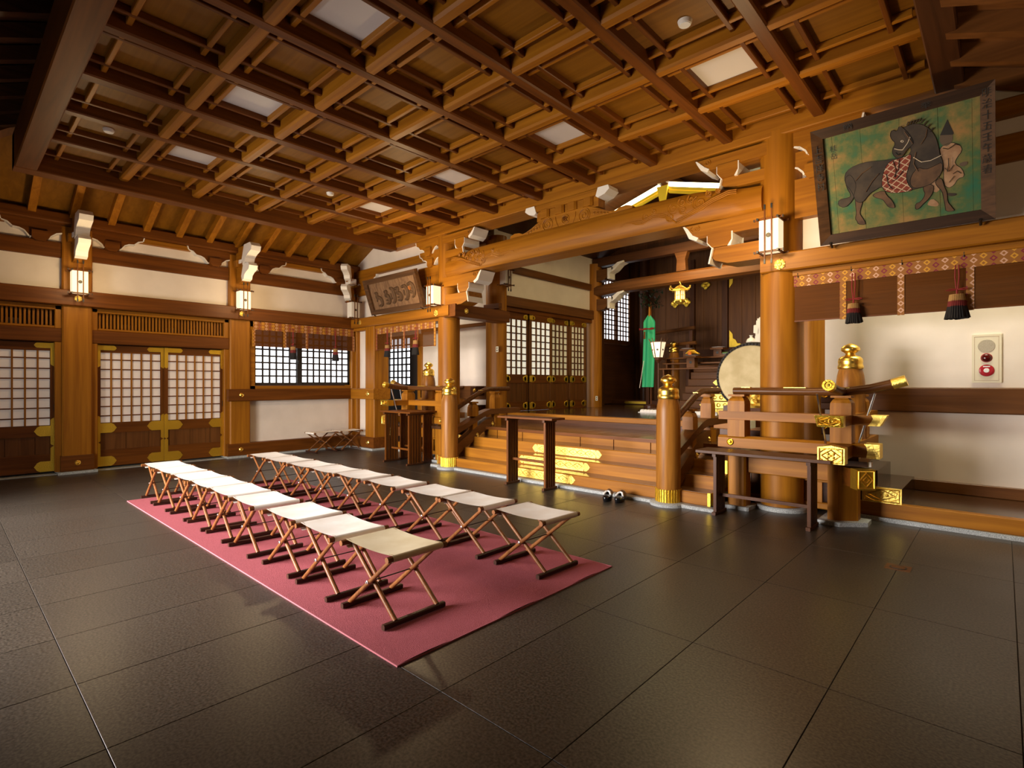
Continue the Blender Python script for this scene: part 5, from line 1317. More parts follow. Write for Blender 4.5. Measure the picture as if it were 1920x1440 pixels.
layers = dict(
robe=('robe_pink', [(1.035, .73), (1.119, .757), (1.185, .713), (1.2, .658), (1.158, .605), (1.141, .558), (1.197, .498), (1.212, .423), (1.165, .421), (1.133, .363), (1.09, .347), (1.059, .395), (1.063, .579), (1.044, .663)]),
robe_skirt=('robe_pink', [(1.039, .466), (1.059, .408), (1.014, .325), (.971, .349), (.95, .408), (.995, .437)]),
groom_face=('face_grey', [(1.048, .855), (1.131, .83), (1.135, .766), (1.098, .725), (1.056, .744), (1.036, .794)]),
groom_hat=('ink', [(1.098, .96), (1.141, .827), (1.136, .816), (1.043, .838), (1.07, .899)]),
groom_hand=('face_grey', [(1.167, .551), (1.229, .56), (1.239, .532), (1.197, .511)]),
groom_foot=('robe_pink', [(.929, .241), (.969, .287), (1.022, .227), (1.011, .196), (.945, .217)]),
groom_shoe=('horse_black', [(1.078, .31), (1.163, .283), (1.131, .264), (1.088, .28)]),
hind_leg=('horse_brown', [(.344, .424), (.411, .387), (.389, .325), (.373, .269), (.395, .22), (.418, .17), (.416, .141), (.353, .161), (.349, .192), (.331, .218), (.347, .275), (.344, .335)]),
raised_hind_leg=('horse_brown', [(.495, .433), (.594, .452), (.615, .39), (.649, .347), (.671, .292), (.675, .255), (.622, .274), (.594, .331), (.578, .363), (.506, .401)]),
raised_front_leg=('horse_brown', [(.906, .419), (.983, .413), (.982, .346), (.947, .286), (.901, .248), (.866, .207), (.837, .206), (.839, .262), (.885, .272), (.92, .333), (.905, .378)]),
front_leg=('horse_brown', [(.995, .437), (1.044, .465), (1.064, .367), (1.084, .308), (1.082, .228), (1.118, .165), (1.139, .127), (1.069, .135), (1.065, .191), (1.056, .261), (1.047, .331), (1.005, .395)]),
horse_tail=('horse_black', [(.268, .648), (.309, .681), (.344, .628), (.364, .551), (.341, .484), (.324, .414), (.247, .349), (.184, .393), (.201, .449), (.28, .446), (.314, .46), (.275, .558)]),
horse_body=('horse_black', [(.752, .97), (.792, .997), (.87, .999), (.945, .951), (1.006, .855), (1.03, .745), (1.038, .664), (1.061, .593), (1.051, .503), (.984, .427), (.906, .405), (.815, .399), (.7, .427), (.619, .474), (.56, .489), (.522, .469), (.471, .445), (.404, .366), (.348, .394), (.333, .456), (.311, .52), (.276, .572), (.261, .649), (.285, .716), (.364, .752), (.476, .757), (.584, .735), (.655, .73), (.747, .718), (.805, .729), (.829, .776), (.799, .864)]),
horse_chest=('horse_brown', [(.87, .60), (.93, .56), (1.0, .58), (1.055, .60), (1.051, .503), (.984, .427), (.906, .405), (.83, .41), (.80, .47), (.82, .54)]),
saddle_cloth=('saddle_cloth', [(.654, .716), (.747, .718), (.816, .739), (.827, .71), (.801, .622), (.774, .534), (.794, .446), (.832, .395), (.734, .391), (.629, .416), (.577, .471), (.582, .568), (.61, .659)]),
horse_head=('horse_black', [(.666, .957), (.685, .998), (.723, .966), (.743, 1.019), (.786, .967), (.833, .88), (.847, .823), (.796, .785), (.759, .728), (.713, .721), (.68, .764), (.677, .819), (.708, .864), (.675, .914)]),
horse_eye=('pale_line', [(.742, .874), (.76, .882), (.774, .865), (.759, .855)]),
horse_pupil=('ink', [(.752, .872), (.762, .876), (.766, .865), (.757, .86)]),
)
def smooth_poly(p):
    q = []
    n = len(p)
    for i in range(n):
        a, b_ = p[i], p[(i + 1) % n]
        q += [(a[0] * .75 + b_[0] * .25, a[1] * .75 + b_[1] * .25), (a[0] * .25 + b_[0] * .75, a[1] * .25 + b_[1] * .75)]
    return q
for q, (nm, (mt, pl)) in enumerate(layers.items()):
    pl = smooth_poly(pl) if nm not in ('groom_hat',) else pl
    d = .0215 + .0006 * q; n = len(pl)
    ar = sum(pl[i][0] * pl[(i + 1) % n][1] - pl[(i + 1) % n][0] * pl[i][1] for i in range(n))
    if ar < 0: pl = pl[::-1]
    bm_vs = [T(a, b_, d - .003) for a, b_ in pl] + [T(a, b_, d) for a, b_ in pl]
    lay = MB().faces(bm_vs, [tuple(range(n, 2 * n))] + [(i, (i + 1) % n, n + (i + 1) % n, n + i) for i in range(n)]).build(nm, mt, t)
    if n > 12: MB().tube([T(a, b_, d + .0004) for a, b_ in pl + pl[:1]], .0022, 4).build('outline', 'ink', lay)
def pline(nm, mt, lines, r_=.004, d=.0335):
    for l in lines: MB().tube([T(a, b_, d) for a, b_ in l], r_, 4).build(nm, mt, t)
pline('bridle', 'pale_line', [[(.695, .82), (.73, .80), (.76, .79)], [(.76, .79), (.80, .84), (.822, .89)], [(.84, .70), (.90, .64), (.97, .635), (1.05, .66)]])
pline('ink_line', 'ink', [[(1.06, .72), (1.10, .70), (1.15, .73), (1.185, .71)], [(1.10, .62), (1.10, .56), (1.09, .50)], [(1.07, .54), (1.10, .50), (1.14, .55)], [(1.13, .47), (1.16, .49), (1.19, .46)], [(1.10, .40), (1.14, .45)],
      [(.68, .71), (.70, .62), (.69, .55)], [(.73, .71), (.72, .62), (.68, .56)], [(.76, .60), (.70, .53), (.66, .52)], [(.66, .45), (.63, .50), (.62, .60)]], .003, .0345)
pline('mane', 'horse_black', [[(.80 + .021 * k, 1.0 - .012 * max(0, k - 4) ** 1.6), (.815 + .023 * k, 1.03 - .012 * max(0, k - 4) ** 1.6)] for k in range(9)], .006, .034)
pline('flank_line', 'horse_brown', [[(.36, .60), (.42, .66), (.50, .70)], [(.44, .47), (.50, .56), (.56, .62)], [(.90, .80), (.94, .86), (.95, .92)], [(.86, .74), (.84, .64), (.87, .56)], [(.78, .95), (.81, .89), (.84, .82)], [(.70, .75), (.76, .74), (.80, .79)]], .004, .034)
pline('nostril', 'ink', [[(.70, .78), (.72, .75), (.74, .76)]], .006, .034)
text_mesh('桂岳', 'signature', 'ink', t, T(.186, .96, .0206), (1, 0, 0), w, .068, .001, True)
text_mesh('明治十五壬午歳春', 'inscription', 'ink', t, T(1.375, 1.09, .066), (1, 0, 0), w, .085, .002, True)
text_mesh('上吉祥寺村', 'inscription', 'ink', t, T(.050, .98, .066), (1, 0, 0), w, .085, .002, True)
text_mesh('奉', 'inscription', 'ink', t, T(.95, L - .05, .066), (1, 0, 0), w, .085, .002)
text_mesh('納', 'inscription', 'ink', t, T(.33, L - .05, .066), (1, 0, 0), w, .085, .002)
for a in (.10, 1.32): MB().tube([T(a, -.04, .02), T(a, .02, .08)], .012, 8).build('hanger', 'black_metal', t)

# ================================================================== BLINDS WITH BROCADE AND TASSELS
def blind(ax, fixed, a0, a1, zt, zb, z_mid, label, strips, hooks):
    t = thing('bamboo_blind', ((a0 + a1) / 2, fixed, zt) if ax == 'x' else (fixed, (a0 + a1) / 2, zt), label, 'blind', 'rolled bamboo blinds edged with brocade')
    def bx(mb, u0, u1, z0, z1, d0, d1): return mb.box(u0, u1, fixed + d0, fixed + d1, z0, z1) if ax == 'x' else mb.box(fixed - d1, fixed - d0, u0, u1, z0, z1)
    bx(MB(), a0, a1, zb, zt, .0, .004).build('screen', 'bamboo_blind' if a1 > -3 else 'bamboo_blind_thin', t)
    m = 'brocade_x' if ax == 'x' else 'brocade_y'
    bx(MB(), a0, a1, z_mid, zt, -.008, -.001).build('brocade_band', m, t)
    for u in strips: bx(MB(), u - .030, u + .030, zb - .02, z_mid, -.007, -.001).build('brocade_strip', m, t)
    bx(MB(), a0, a1, zb - .012, zb + .002, -.004, .008).build('bottom_rod', 'cedar_x', t)
    for u in hooks:
        hk = MB(); p = (lambda d, z: (u, fixed - d, z)) if ax == 'x' else (lambda d, z: (fixed + d, u, z))
        hk.tube([p(.01, zt - .03), p(.018, zt + .01), p(.012, zt + .04), p(0, zt + .045)], .005, 6); hk.build('hook', 'black_metal', t)
    return t
def tassel(p, zt, z_bow, z_bot, label, sc=1.):
    t = thing('tassel', (p[0], p[1], z_bot), label, 'tassel', 'black and red tassels of the blinds')
    mb = MB()
    for s in (-.012, .012): mb.tube([(p[0] + s, p[1], zt), (p[0] + s * 1.3, p[1], (zt + z_bow) / 2), (p[0] + s * .4, p[1], z_bow)], .006, 6)
    for s in (-1, 1): mb.tube([(p[0], p[1], z_bow), (p[0] + s * .05, p[1] - .01, z_bow + .008), (p[0] + s * .085, p[1] - .012, z_bow - .004), (p[0] + s * .05, p[1] - .012, z_bow - .010), (p[0], p[1], z_bow)], .0055, 6)
    mb.tube([(p[0], p[1], z_bow), (p[0], p[1], z_bow - .06)], .010, 6)
    mb.build('cord', 'red_cord', t, smooth=True)
    H = z_bow - .05 - z_bot; r0, r1 = .042 * sc, .072 * sc
    def seg(a, b_, nm, mt):
        n = 26; ms = MB()
        for j in range(n):
            an = 2 * math.pi * j / n; k = .82 + .18 * random.random()
            for rr in (1., .6):
                ra, rb_ = (r0 + (r1 - r0) * a) * rr, (r0 + (r1 - r0) * b_) * rr * (1 if b_ < 1 else k + .12)
                ms.tube([(p[0] + ra * math.cos(an), p[1] + ra * math.sin(an), z_bot + H * (1 - a)), (p[0] + rb_ * math.cos(an), p[1] + rb_ * math.sin(an), z_bot + H * (1 - b_) + (0 if b_ < 1 else .012 * random.random()))], .010 * sc, 4)
        ms.build(nm, mt, t, smooth=True)
    seg(0, .27, 'tassel_cap', 'tassel_straw'); seg(.25, .50, 'tassel_collar', 'tassel_red'); seg(.48, 1., 'tassel_fringe', 'tassel_black')
    return t
blind('x', 6.80, -1.86, .37, 2.765, 2.235, 2.63, 'wide bamboo blind with red and gold brocade under the horse painting', [-1.845, -1.30, -.78, -.235, .34], [-1.75, -1.22, -.77, -.28, .2])
tassel((-1.19, 6.74), 2.70, 2.42, 2.155, 'left tassel hanging from the wide blind under the horse painting')
tassel((-.33, 6.74), 2.66, 2.42, 2.13, 'right tassel hanging from the wide blind under the horse painting', 1.15)
blind('x', 6.80, -10.49, -8.36, 2.775, 2.28, 2.625, 'bamboo blind with brocade band below the carved plaque', [-10.47, -9.9, -9.42, -8.95, -8.38], [-10.2, -9.6, -9.0])
tassel((-9.93, 6.72), 2.68, 2.40, 2.09, 'left tassel of the blind below the carved plaque', .95)
tassel((-8.92, 6.72), 2.68, 2.45, 2.10, 'right tassel of the blind below the carved plaque', .95)
blind('y', -11.42, 4.46, 6.78, 2.80, 2.30, 2.63, 'bamboo blind with brocade band over the left lattice window', [4.47, 5.12, 5.62, 6.77], [4.6, 5.3, 6.0])
tassel((-11.35, 5.27), 2.72, 2.36, 2.03, 'left tassel in front of the lattice window', .95)
tassel((-11.35, 6.27), 2.72, 2.36, 2.03, 'right tassel in front of the lattice window', .95)

# ================================================================== WALL FITTINGS
t = thing('fire_alarm_panel', (-.135, 8.19, 1.79), 'cream fire alarm panel with red push button on the right white wall', 'alarm')
MB().bbox(-.268, -.012, 8.175, 8.20, 1.515, 2.07, .006, 'y').build('cover', 'ivory_plastic', t)
mb = MB()
for a, b_, c, d in ((-.245, -.243, 1.54, 2.045), (-.037, -.035, 1.54, 2.045), (-.245, -.035, 1.54, 1.542), (-.245, -.035, 2.043, 2.045)): mb.box(a, b_, 8.1735, 8.1755, c, d)
mb.build('panel_line', 'rust', t)
MB().lathe([(.076, 0), (.072, .004)], (-.140, 8.175, 1.935), 32, 'y').build('speaker_grille', 'grille_grey', t)
MB().lathe([(.052, 0), (.050, .006)], (-.140, 8.175, 1.80), 28, 'y').build('lamp_ring', 'red_plastic', t)
MB().lathe([(.046, 0), (.044, .012), (.030, .026), (.004, .030)], (-.140, 8.171, 1.80), 28, 'y').build('lamp_lens', 'dark_red_glass', t, smooth=True)
MB().lathe([(.068, 0), (.066, .010), (.05, .016)], (-.140, 8.175, 1.655), 32, 'y').build('push_plate', 'red_plastic', t)
MB().lathe([(.026, 0), (.022, .006)], (-.140, 8.158, 1.655), 20, 'y').build('push_button', 'porcelain', t)
MB().box(-.170, -.110, 8.157, 8.162, 1.694, 1.706).build('name_plate', 'porcelain', t)
def smoke(x, y, z, label):
    t = thing('smoke_detector', (x, y, z), label, 'detector', 'white smoke detectors on the ceiling')
    MB().lathe([(.052, -.034), (.060, -.012), (.062, 0)], (x, y, z), 28).build('housing', 'smoke_white', t, smooth=True)
    MB().lathe([(.046, -.040), (.048, -.034), (.052, -.033)], (x, y, z), 28).build('sensor_cap', 'porcelain', t, smooth=True)
smoke(-2.03, 4.41, 4.652, 'white round smoke detector on the ceiling at upper right')
smoke(-8.13, 1.45, 4.652, 'white round smoke detector on the dark ceiling at far left')
smoke(-8.15, 4.41, 4.652, 'white round smoke detector on the ceiling left of centre')
smoke(-3.9, 9.3, 4.46, 'small white detector above the rainbow beam')
def plate_sw(x, y, z, ax, label, mat='ivory_plastic'):
    t = thing('wall_socket', (x, y, z), label, 'socket')
    if ax == 'x':
        MB().box(x, x + .012, y - .035, y + .035, z - .06, z + .06).build('cover', mat, t)
        for dz in (-.025, .025): MB().box(x + .012, x + .015, y - .012, y + .012, z + dz - .015, z + dz + .015).build('socket_hole', 'black_metal', t)
    else:
        MB().box(x - .035, x + .035, y - .012, y, z - .06, z + .06).build('cover', mat, t)
        for dz in (-.025, .025): MB().box(x - .012, x + .012, y - .015, y - .012, z + dz - .015, z + dz + .015).build('socket_hole', 'black_metal', t)
plate_sw(-7.92, 8.12, 2.24, 'y', 'white socket plate on the second left pillar, upper one')
plate_sw(-7.92, 8.12, 1.33, 'y', 'white switch plate on the second left pillar, lower one')
plate_sw(-2.38, 7.0, .33, 'y', 'small socket low on the board left of the right pillar, behind the dark bench')
plate_sw(-7.90, 11.86, 1.12, 'y', 'small white plate low on the far left pillar of the hall')

# ================================================================== THINGS IN THE INNER HALL
FZ = .888
# standing paper lantern
lx, ly = -5.79, 11.2
t = thing('standing_lantern', (lx, ly, FZ), 'lit hexagonal paper floor lantern on a slim pole in the inner hall', 'lantern')
def hexring(r_, z, n=6, a0=.3): return [(lx + r_ * math.cos(a0 + 2 * math.pi * k / n), ly + r_ * math.sin(a0 + 2 * math.pi * k / n), z) for k in range(n)]
lo, hi = hexring(.10, 2.10), hexring(.175, 2.46)
mb = MB(); mb.faces(lo + hi, [(k, (k + 1) % 6, 6 + (k + 1) % 6, 6 + k) for k in range(6)] + [tuple(range(5, -1, -1)), tuple(range(6, 12))]); mb.build('paper_shade', 'paper_lamp', t)
for k in range(6): MB().tube([lo[k], hi[k], (hi[k][0] * 1.0 + (hi[k][0] - lx) * .25, hi[k][1] + (hi[k][1] - ly) * .25, 2.54)], .011, 5).build('frame_strut', 'dark_z', t)
for rg in (lo, hi): MB().tube(rg + [rg[0]], .010, 5).build('frame_ring', 'dark_z', t)
MB().tube([(lx, ly, FZ + .05), (lx, ly, 2.08)], .018, 10).lathe([(.02, 1.98), (.09, 2.06), (.09, 2.09)], (lx, ly, 0), 6).build('pole', 'dark_z', t)
MB().bbox(lx - .16, lx + .16, ly - .16, ly + .16, FZ, FZ + .06, .02, 'z').build('base', 'dark_x', t)
mb = MB()
for k in range(6):
    a, b_, c, d = lo[k], lo[(k + 1) % 6], hi[k], hi[(k + 1) % 6]
    m_ = Vector(((a[0] + b_[0] + c[0] + d[0]) / 4, (a[1] + b_[1] + c[1] + d[1]) / 4, 2.28)); n_ = Vector((m_.x - lx, m_.y - ly, 0)).normalized()
    u_ = Vector((-n_.y, n_.x, 0))
    mb.faces([m_ + n_ * .012 + u_ * (.022 * math.cos(q)) + Vector((0, 0, .022 * math.sin(q))) for q in [i * math.pi / 5 for i in range(10)]], [tuple(range(10))])
mb.build('crest_disc', 'black_metal', t)
point('standing_lantern_glow', (lx - .1, ly - .32, 2.3), 7, (1, .75, .42), .1)
# gilt hanging lantern
hx_, hy_ = -5.53, 11.75
t = thing('hanging_lantern', (hx_, hy_, 3.45), 'gilt hexagonal hanging lantern under the inner tie beam', 'lantern')
z0 = 3.46
MB().lathe([(.115, z0), (.115, z0 + .19)], (hx_, hy_, 0), 6).build('paper_shade', 'paper_lamp', t)
mb = MB()
for k in range(6):
    a = 2 * math.pi * k / 6; c, s = math.cos(a), math.sin(a)
    mb.tube([(hx_ + .12 * c, hy_ + .12 * s, z0), (hx_ + .12 * c, hy_ + .12 * s, z0 + .2)], .012, 6)
    mb.tube([(hx_ + .13 * c, hy_ + .13 * s, z0 - .03), (hx_ + .16 * c, hy_ + .16 * s, z0 - .07), (hx_ + .20 * c, hy_ + .20 * s, z0 - .06)], [.014, .012, .02], 6)
    mb.tube([(hx_ + .05 * c, hy_ + .05 * s, z0 + .31), (hx_ + .17 * c, hy_ + .17 * s, z0 + .235), (hx_ + .25 * c, hy_ + .25 * s, z0 + .26), (hx_ + .25 * c, hy_ + .25 * s, z0 + .31)], [.016, .016, .016, .022], 6)
    a2 = a + math.pi / 6; c2, s2_ = math.cos(a2), math.sin(a2)
    mb.tube([(hx_ + .107 * c2 - .04 * s2_, hy_ + .107 * s2_ + .04 * c2, z0 + .10), (hx_ + .107 * c2 + .04 * s2_, hy_ + .107 * s2_ - .04 * c2, z0 + .10)], .007, 5)
    mb.tube([(hx_ + .109 * c2, hy_ + .109 * s2_, z0), (hx_ + .109 * c2, hy_ + .109 * s2_, z0 + .19)], .007, 5)
mb.build('cage', 'gold', t, smooth=True)
MB().lathe([(.20, z0 + .20), (.19, z0 + .235), (.10, z0 + .29), (.03, z0 + .33), (.004, z0 + .36)], (hx_, hy_, 0), 6).build('roof', 'gold', t)
MB().lathe([(.05, z0 - .10), (.10, z0 - .06), (.14, z0 - .03), (.14, z0)], (hx_, hy_, 0), 6).build('base', 'gold', t)
MB().tube([(hx_, hy_, z0 + .34), (hx_ + .02, hy_, z0 + .37), (hx_, hy_, z0 + .40), (hx_ - .01, hy_, z0 + .42), (hx_, hy_ + .15, z0 + .44)], .009, 6).build('hook', 'gold', t)
# evergreen branch stand with green silk
gx, gy = -6.70, 12.5
t = thing('silk_streamer_stand', (gx, gy, FZ), 'evergreen branch on a pole hung with long green silk cloth', 'banner')
MB().tube([(gx, gy + .06, FZ), (gx, gy + .06, 3.62)], .016, 8).build('pole', 'cedar_z', t)
MB().lathe([(.18, FZ), (.18, FZ + .05), (.05, FZ + .09)], (gx, gy + .06, 0), 16).build('base', 'dark_x', t)
mb = MB(); random.seed(3)
for k in range(150):
    a = random.uniform(0, 6.28); e = random.uniform(-1, 1); r_ = .30 * random.random() ** .5
    c = Vector((gx + r_ * math.cos(a), gy + .06 + r_ * math.sin(a), 3.74 + .26 * e)); d = Vector((random.uniform(-1, 1), random.uniform(-1, 1), random.uniform(-.6, .6))).normalized() * .065; q = d.cross(Vector((0, 0, 1))).normalized() * .022
    mb.faces([c - d, c + q, c + d, c - q], [(0, 1, 2, 3)])
mb.build('evergreen_leaves', 'leaf_green', t, kind='stuff')
def clothf(off, w0, ph):
    def fn(u, v):
        z = 3.28 - 1.86 * u
        w_ = (.03 + (w0 - .03) * min(1, u / .09)) * (1 if u < .9 else 1 - .05 * (u - .9))
        x = gx + off + (v - .5) * 2 * w_ - .07 * max(0, u - .35)
        return (x, gy - .04 + .045 * math.sin(v * 9 + ph) * min(1, u / .1), z)
    return fn
MB().grid(clothf(0, .17, .4), 40, 14).build('green_silk', 'green_cloth', t, smooth=True)
MB().grid(lambda u, v: (gx - .125 - .12 * u + .018 * v, gy - .105, 2.1 - .70 * u), 6, 1).build('coloured_hem', 'pale_line', t)
mb = MB()
for k in range(3): mb.tube([(gx - .24 + .06 * i, gy - .12, 2.90 + .012 * math.sin(i * 2 + k) + .012 * k) for i in range(8)], .011, 6)
mb.build('red_tie', 'red_cord', t, smooth=True)
MB().tube([(gx - .08, gy - .12, 2.85), (gx - .085, gy - .13, 2.66)], [.02, .028], 8).build('sachet', 'cedar_z', t)
MB().lathe([(.03, 3.24), (.025, 3.42), (.012, 3.5)], (gx, gy - .02, 0), 10).build('hood', 'cypress_z', t)
# great drum behind the right pillar
dxc, dyc, dzc = -3.10, 9.55, 1.62
t = thing('great_drum', (dxc, dyc, FZ), 'large drum with pale skin and studded dark rim behind the right pillar', 'drum')
Rd = .57
MB().lathe([(Rd, -.35), (Rd * 1.05, -.1), (Rd * 1.03, .25), (Rd * .99, .34)], (dxc, dyc, dzc), 44, 'y').build('body', 'black_frame', t, smooth=True)
MB().lathe([(Rd * .93, .335), (Rd * .90, .352), (.004, .356)], (dxc, dyc, dzc), 44, 'y').build('skin', 'drum_skin', t, smooth=True)
mb = MB()
for k in range(64):
    a = 2 * math.pi * k / 64; mb.lathe([(.018, 0), (.012, .012), (.002, .016)], (dxc + Rd * .96 * math.cos(a), dyc - .343, dzc + Rd * .96 * math.sin(a)), 8, 'y')
mb.build('rim_studs', 'black_frame', t, kind='stuff')
mb = MB()
for s in (-.42, .42): mb.box(dxc + s - .05, dxc + s + .05, dyc - .28, dyc + .28, FZ, FZ + .24)
mb.box(dxc - .5, dxc + .5, dyc - .25, dyc + .25, FZ, FZ + .08)
mb.build('stand', 'dark_x', t)
# gilt fittings on the stairs of the altar, seen left of the drum
t = thing('altar_steps', (-5.0, 13.2, FZ), 'dark inner altar steps with stacked gilt plates on the risers', 'steps')
for k in range(6):
    y = 13.05 + .17 * k; z0 = FZ + .002 + .185 * k
    MB().bbox(-6.15, -3.2, y, y + .30, z0, z0 + .18, .008, 'x').build('step', 'brown_x', t)
    e_ = -5.62 + .045 * k; pl = [(e_, z0 + .09), (e_ + .08, z0 + .16), (e_ + .18, z0 + .14), (e_ + .24, z0 + .17), (-4.0, z0 + .17), (-4.0, z0 + .01), (e_ + .24, z0 + .01), (e_ + .18, z0 + .04), (e_ + .08, z0 + .02)]
    g_ = MB().prism(pl, 'y', y - .01, y).build('gold_plate', 'gold', t)
    mb = MB()
    for i in range(6): mb.lathe([(.06, 0), (.03, .012), (.004, .014)], (-5.3 + .16 * i, y - .008, z0 + .09), 8, 'y')
    mb.build('engraving', 'gold_relief', g_)
# eight-legged offering tables in three tiers
for k, (x0, x1, y, z, lab) in enumerate(((-6.45, -4.5, 12.62, 1.895, 'lowest of three slim offering tables left of the drum'), (-6.55, -4.4, 13.0, 2.04, 'middle of three slim offering tables left of the drum'), (-6.75, -4.05, 13.36, 2.195, 'highest of three slim offering tables left of the drum'))):
    t = thing('offering_table', ((x0 + x1) / 2, y, FZ), lab, 'table', 'tiered offering tables')
    MB().bbox(x0, x1, y - .12, y + .12, z - .035, z, .005, 'x').build('table_top', 'brown_x', t)
    zb_ = FZ if k == 0 else FZ
    for x in (x0 + .12, x1 - .12):
        MB().box(x - .02, x + .02, y - .11, y + .11, z - .07, z - .035).build('cleat', 'brown_y', t)
        src = None
        for i in range(4):
            yy = y - .09 + .06 * i
            if src is None: src = MB().box(x - .016, x + .016, yy - .014, yy + .014, zb_, z - .07).build('leg', 'brown_z', t); s0 = yy
            else: inst(src, t, 0, yy - s0)
# small offering stands with plates
def sanbo(x, y, z, label, offering=None, w=.17, h=.26):
    t = thing('offering_stand', (x, y, z), label, 'stand', 'small cypress offering stands')
    MB().prism([(x - w * .62, z), (x + w * .62, z), (x + w * .62, z + h), (x - w * .62, z + h)], 'y', y - w * .6, y + w * .6).build('stand', 'brown_z', t)
    MB().lathe([(.035, 0), (.034, .003)], (x, y - w * .6 - .001, z + h * .55), 14, 'y').lathe([(.012, 0), (.011, .004)], (x, y - w * .6 - .001, z + h * .45), 10, 'y').build('keyhole_opening', 'black_metal', t)
    MB().bbox(x - w, x + w, y - w, y + w, z + h, z + h + .05, .006, 'x').build('tray', 'brown_x', t)
    if offering is not None:
        pt = thing('plate', (x, y, z + h + .05), 'white plate on %s' % offering, 'plate', 'white offering plates')
        MB().lathe([(.09, z + h + .05), (.17, z + h + .065), (.175, z + h + .07), (.15, z + h + .066)], (x, y, 0), 24).build('dish', 'porcelain', pt, smooth=True)
    return (x, y, z + h + .066)
a = sanbo(-5.62, 12.62, 1.90, 'small offering stand with heart-shaped opening carrying bananas', 'the stand with bananas', .16, .24)
b_ = sanbo(-4.72, 12.62, 1.90, 'small offering stand with heart-shaped opening right of the bananas', 'the stand carrying dark greens', .16, .24)
c_ = sanbo(-6.05, 13.35, 2.20, 'offering stand behind and left of the bananas', 'the stand behind the bananas', .16, .16)
d_ = sanbo(-5.25, 13.35, 2.20, 'offering stand behind the middle of the altar', 'the middle rear stand', .16, .16)
e_ = sanbo(-4.35, 13.35, 2.20, 'offering stand under the two white flasks', None, .26, .16)
bn = thing('banana_bunch', a, 'bunch of yellow bananas on the white plate', 'fruit')
for k in range(4):
    an = -.3 + .2 * k
    MB().tube([(a[0] - .14 + .02 * k, a[1] - .06 + .03 * k, a[2] + .04), (a[0] - .05, a[1] - .05 + .03 * k, a[2] + .105 - .01 * k), (a[0] + .07, a[1] - .05 + .03 * k, a[2] + .105 - .012 * k), (a[0] + .17, a[1] - .06 + .035 * k, a[2] + .03)], [.012, .026, .026, .010], 8).build('banana', 'banana', bn, smooth=True)
og = MB().lathe([(.01, 0), (.04, .012), (.05, .045), (.04, .078), (.01, .09)], (a[0] - .02, a[1] - .11, a[2]), 16).build('orange', 'orange_fruit', smooth=True); tag(og, 'orange in front of the bananas on the plate', 'fruit')
for k in range(3):
    gm = MB().tube([(b_[0] - .13 + .02 * k, b_[1] - .07 + .07 * k, b_[2] + .025), (b_[0] + .13, b_[1] - .07 + .06 * k, b_[2] + .03)], [.02, .022], 8).build('cucumber', 'green_fruit', smooth=True)
    tag(gm, ['left', 'middle', 'right'][k] + ' dark green vegetable on the plate beside the bananas', 'vegetable', 'green vegetables on the plate')
for s, lab in ((-.12, 'left one of two round white porcelain flasks'), (.12, 'right one of two round white porcelain flasks')):
    o = MB().lathe([(.045, e_[2] - .016), (.10, e_[2] + .05), (.115, e_[2] + .10), (.09, e_[2] + .16), (.035, e_[2] + .195), (.032, e_[2] + .225), (.045, e_[2] + .25), (.03, e_[2] + .252)], (e_[0] + s, e_[1], 0), 24).build('sake_flask', 'porcelain', smooth=True)
    tag(o, lab, 'flask', 'white sake flasks')
# paper wand on its stand
gx2, gy2 = -3.84, 12.4
t = thing('paper_streamer_wand', (gx2, gy2, FZ), 'white folded paper streamer wand at the right pillar edge', 'streamer')
MB().tube([(gx2, gy2, FZ), (gx2, gy2, 3.2)], .015, 8).build('pole', 'cedar_z', t)
MB().bbox(gx2 - .12, gx2 + .12, gy2 - .12, gy2 + .12, FZ, FZ + .08, .01, 'z').build('base', 'dark_x', t)
mb = MB(); random.seed(5)
for k in range(26):
    x = gx2 - .14 + .28 * random.random(); z = 3.05 - .25 * abs(x - gx2) / .14; y = gy2 - .03 - .1 * random.random()
    for q in range(6):
        w_ = .05; x2 = x + (.03 if q % 2 else -.03) * 1.0 + (x - gx2) * .15 * q; z2 = z - .17 * q
        mb.faces([(x2 - w_, y, z2), (x2 + w_, y - .02, z2 - .03), (x2 + w_ * .9, y - .02, z2 - .2), (x2 - w_ * 1.1, y, z2 - .17)], [(0, 1, 2, 3)])
mb.build('paper_strips', 'paper_white', t, kind='stuff')
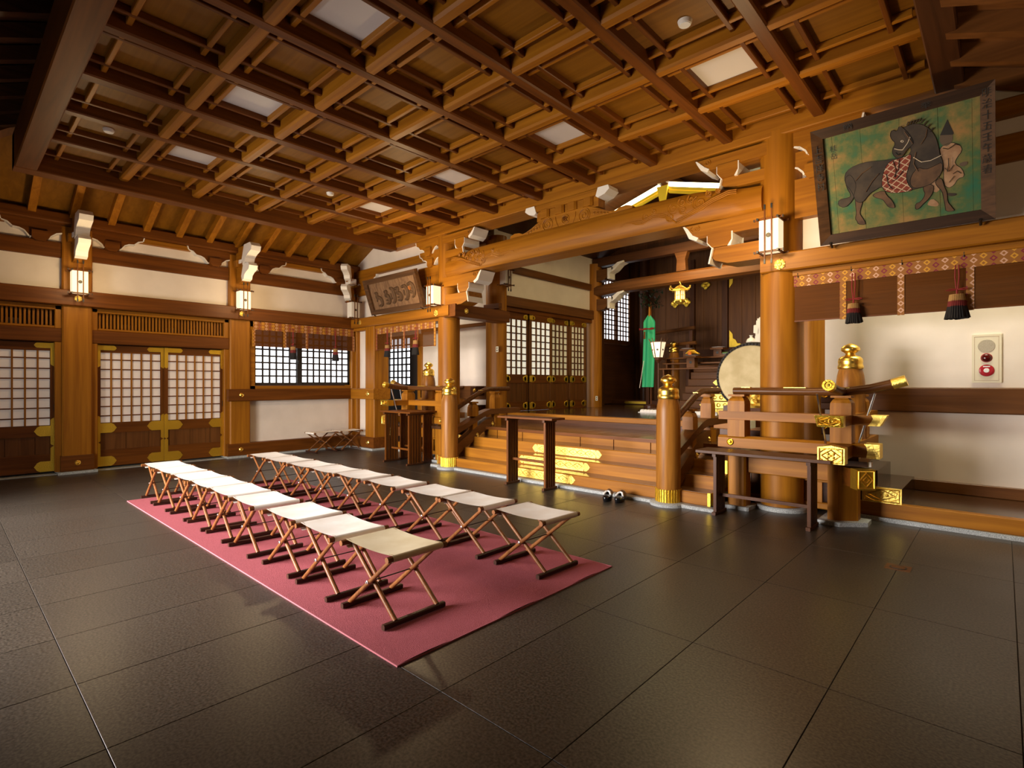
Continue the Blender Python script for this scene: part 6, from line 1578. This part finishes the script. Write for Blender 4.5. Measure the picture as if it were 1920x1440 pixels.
# post with gilt finial and dark stair rail deep in the sanctuary
t = newel(-6.62, 13.7, FZ, 2.66, 'dark newel post with gilt finial deep in the sanctuary', False)
for k, (pts, lab) in enumerate(((((-7.6, 13.9, 2.55), (-6.1, 13.95, 2.62)), 'dark lower sanctuary hand rail'), (((-7.6, 14.1, 2.95), (-6.2, 14.1, 3.05)), 'dark upper sanctuary hand rail'))):
    o = thing('sanctuary_rail', pts[0], lab, 'railing')
    MB().tube(pts, .05, 8).build('rail', 'brown_x', o)
    for x in (-7.5, -6.3): MB().bbox(x - .05, x + .05, pts[0][1] - .05, pts[0][1] + .05, FZ, pts[0][2] + .02, .01, 'z').build('post', 'dark_z', o)
# white scalloped cord roll lying on the inner floor
t = thing('white_cord_roll', (-5.0, 10.35, FZ), 'row of white scalloped cord on the dark inner floor behind the newel', 'cord')
mb = MB()
for k in range(22): mb.lathe([(.052, 0), (.055, .03), (.04, .06), (.004, .068)], (-5.72 + .075 * k, 10.35, FZ + .001), 12)
mb.build('scallops', 'paper_white', t, smooth=True, kind='stuff')
MB().box(-5.79, -4.08, 10.28, 10.42, FZ, FZ + .012).build('backing', 'paper_white', t)
# gilt openwork ornament and pale box seen through the right stair railing
t = thing('gilt_ornament', (-2.62, 8.0, FZ), 'gilt openwork ornament seen behind the right stair railing', 'ornament')
MB().bbox(-2.86, -2.36, 7.86, 8.14, .89, 1.16, .01, 'z').build('pedestal', 'cedar_z', t)
mb = MB(); random.seed(11)
for k in range(40):
    a = random.uniform(0, 6.28); h = random.uniform(0, .2); r_ = .15 - .3 * abs(h - .1) 
    mb.lathe([(.012, 0), (.034, .015), (.026, .04), (.004, .05)], (-2.62 + r_ * math.cos(a), 8.0 + r_ * math.sin(a) * .8, 1.19 + h), 8)
mb.lathe([(.15, 1.16), (.16, 1.19), (.12, 1.22), (.10, 1.36)], (-2.62, 8.0, 0), 16)
mb.build('openwork', 'gold', t, smooth=True)
bxx = MB().bbox(-2.80, -2.55, 7.6, 7.8, .885, .99, .006, 'z').build('pale_box', 'ivory_plastic'); tag(bxx, 'small pale box on the landing behind the right stair railing', 'box')
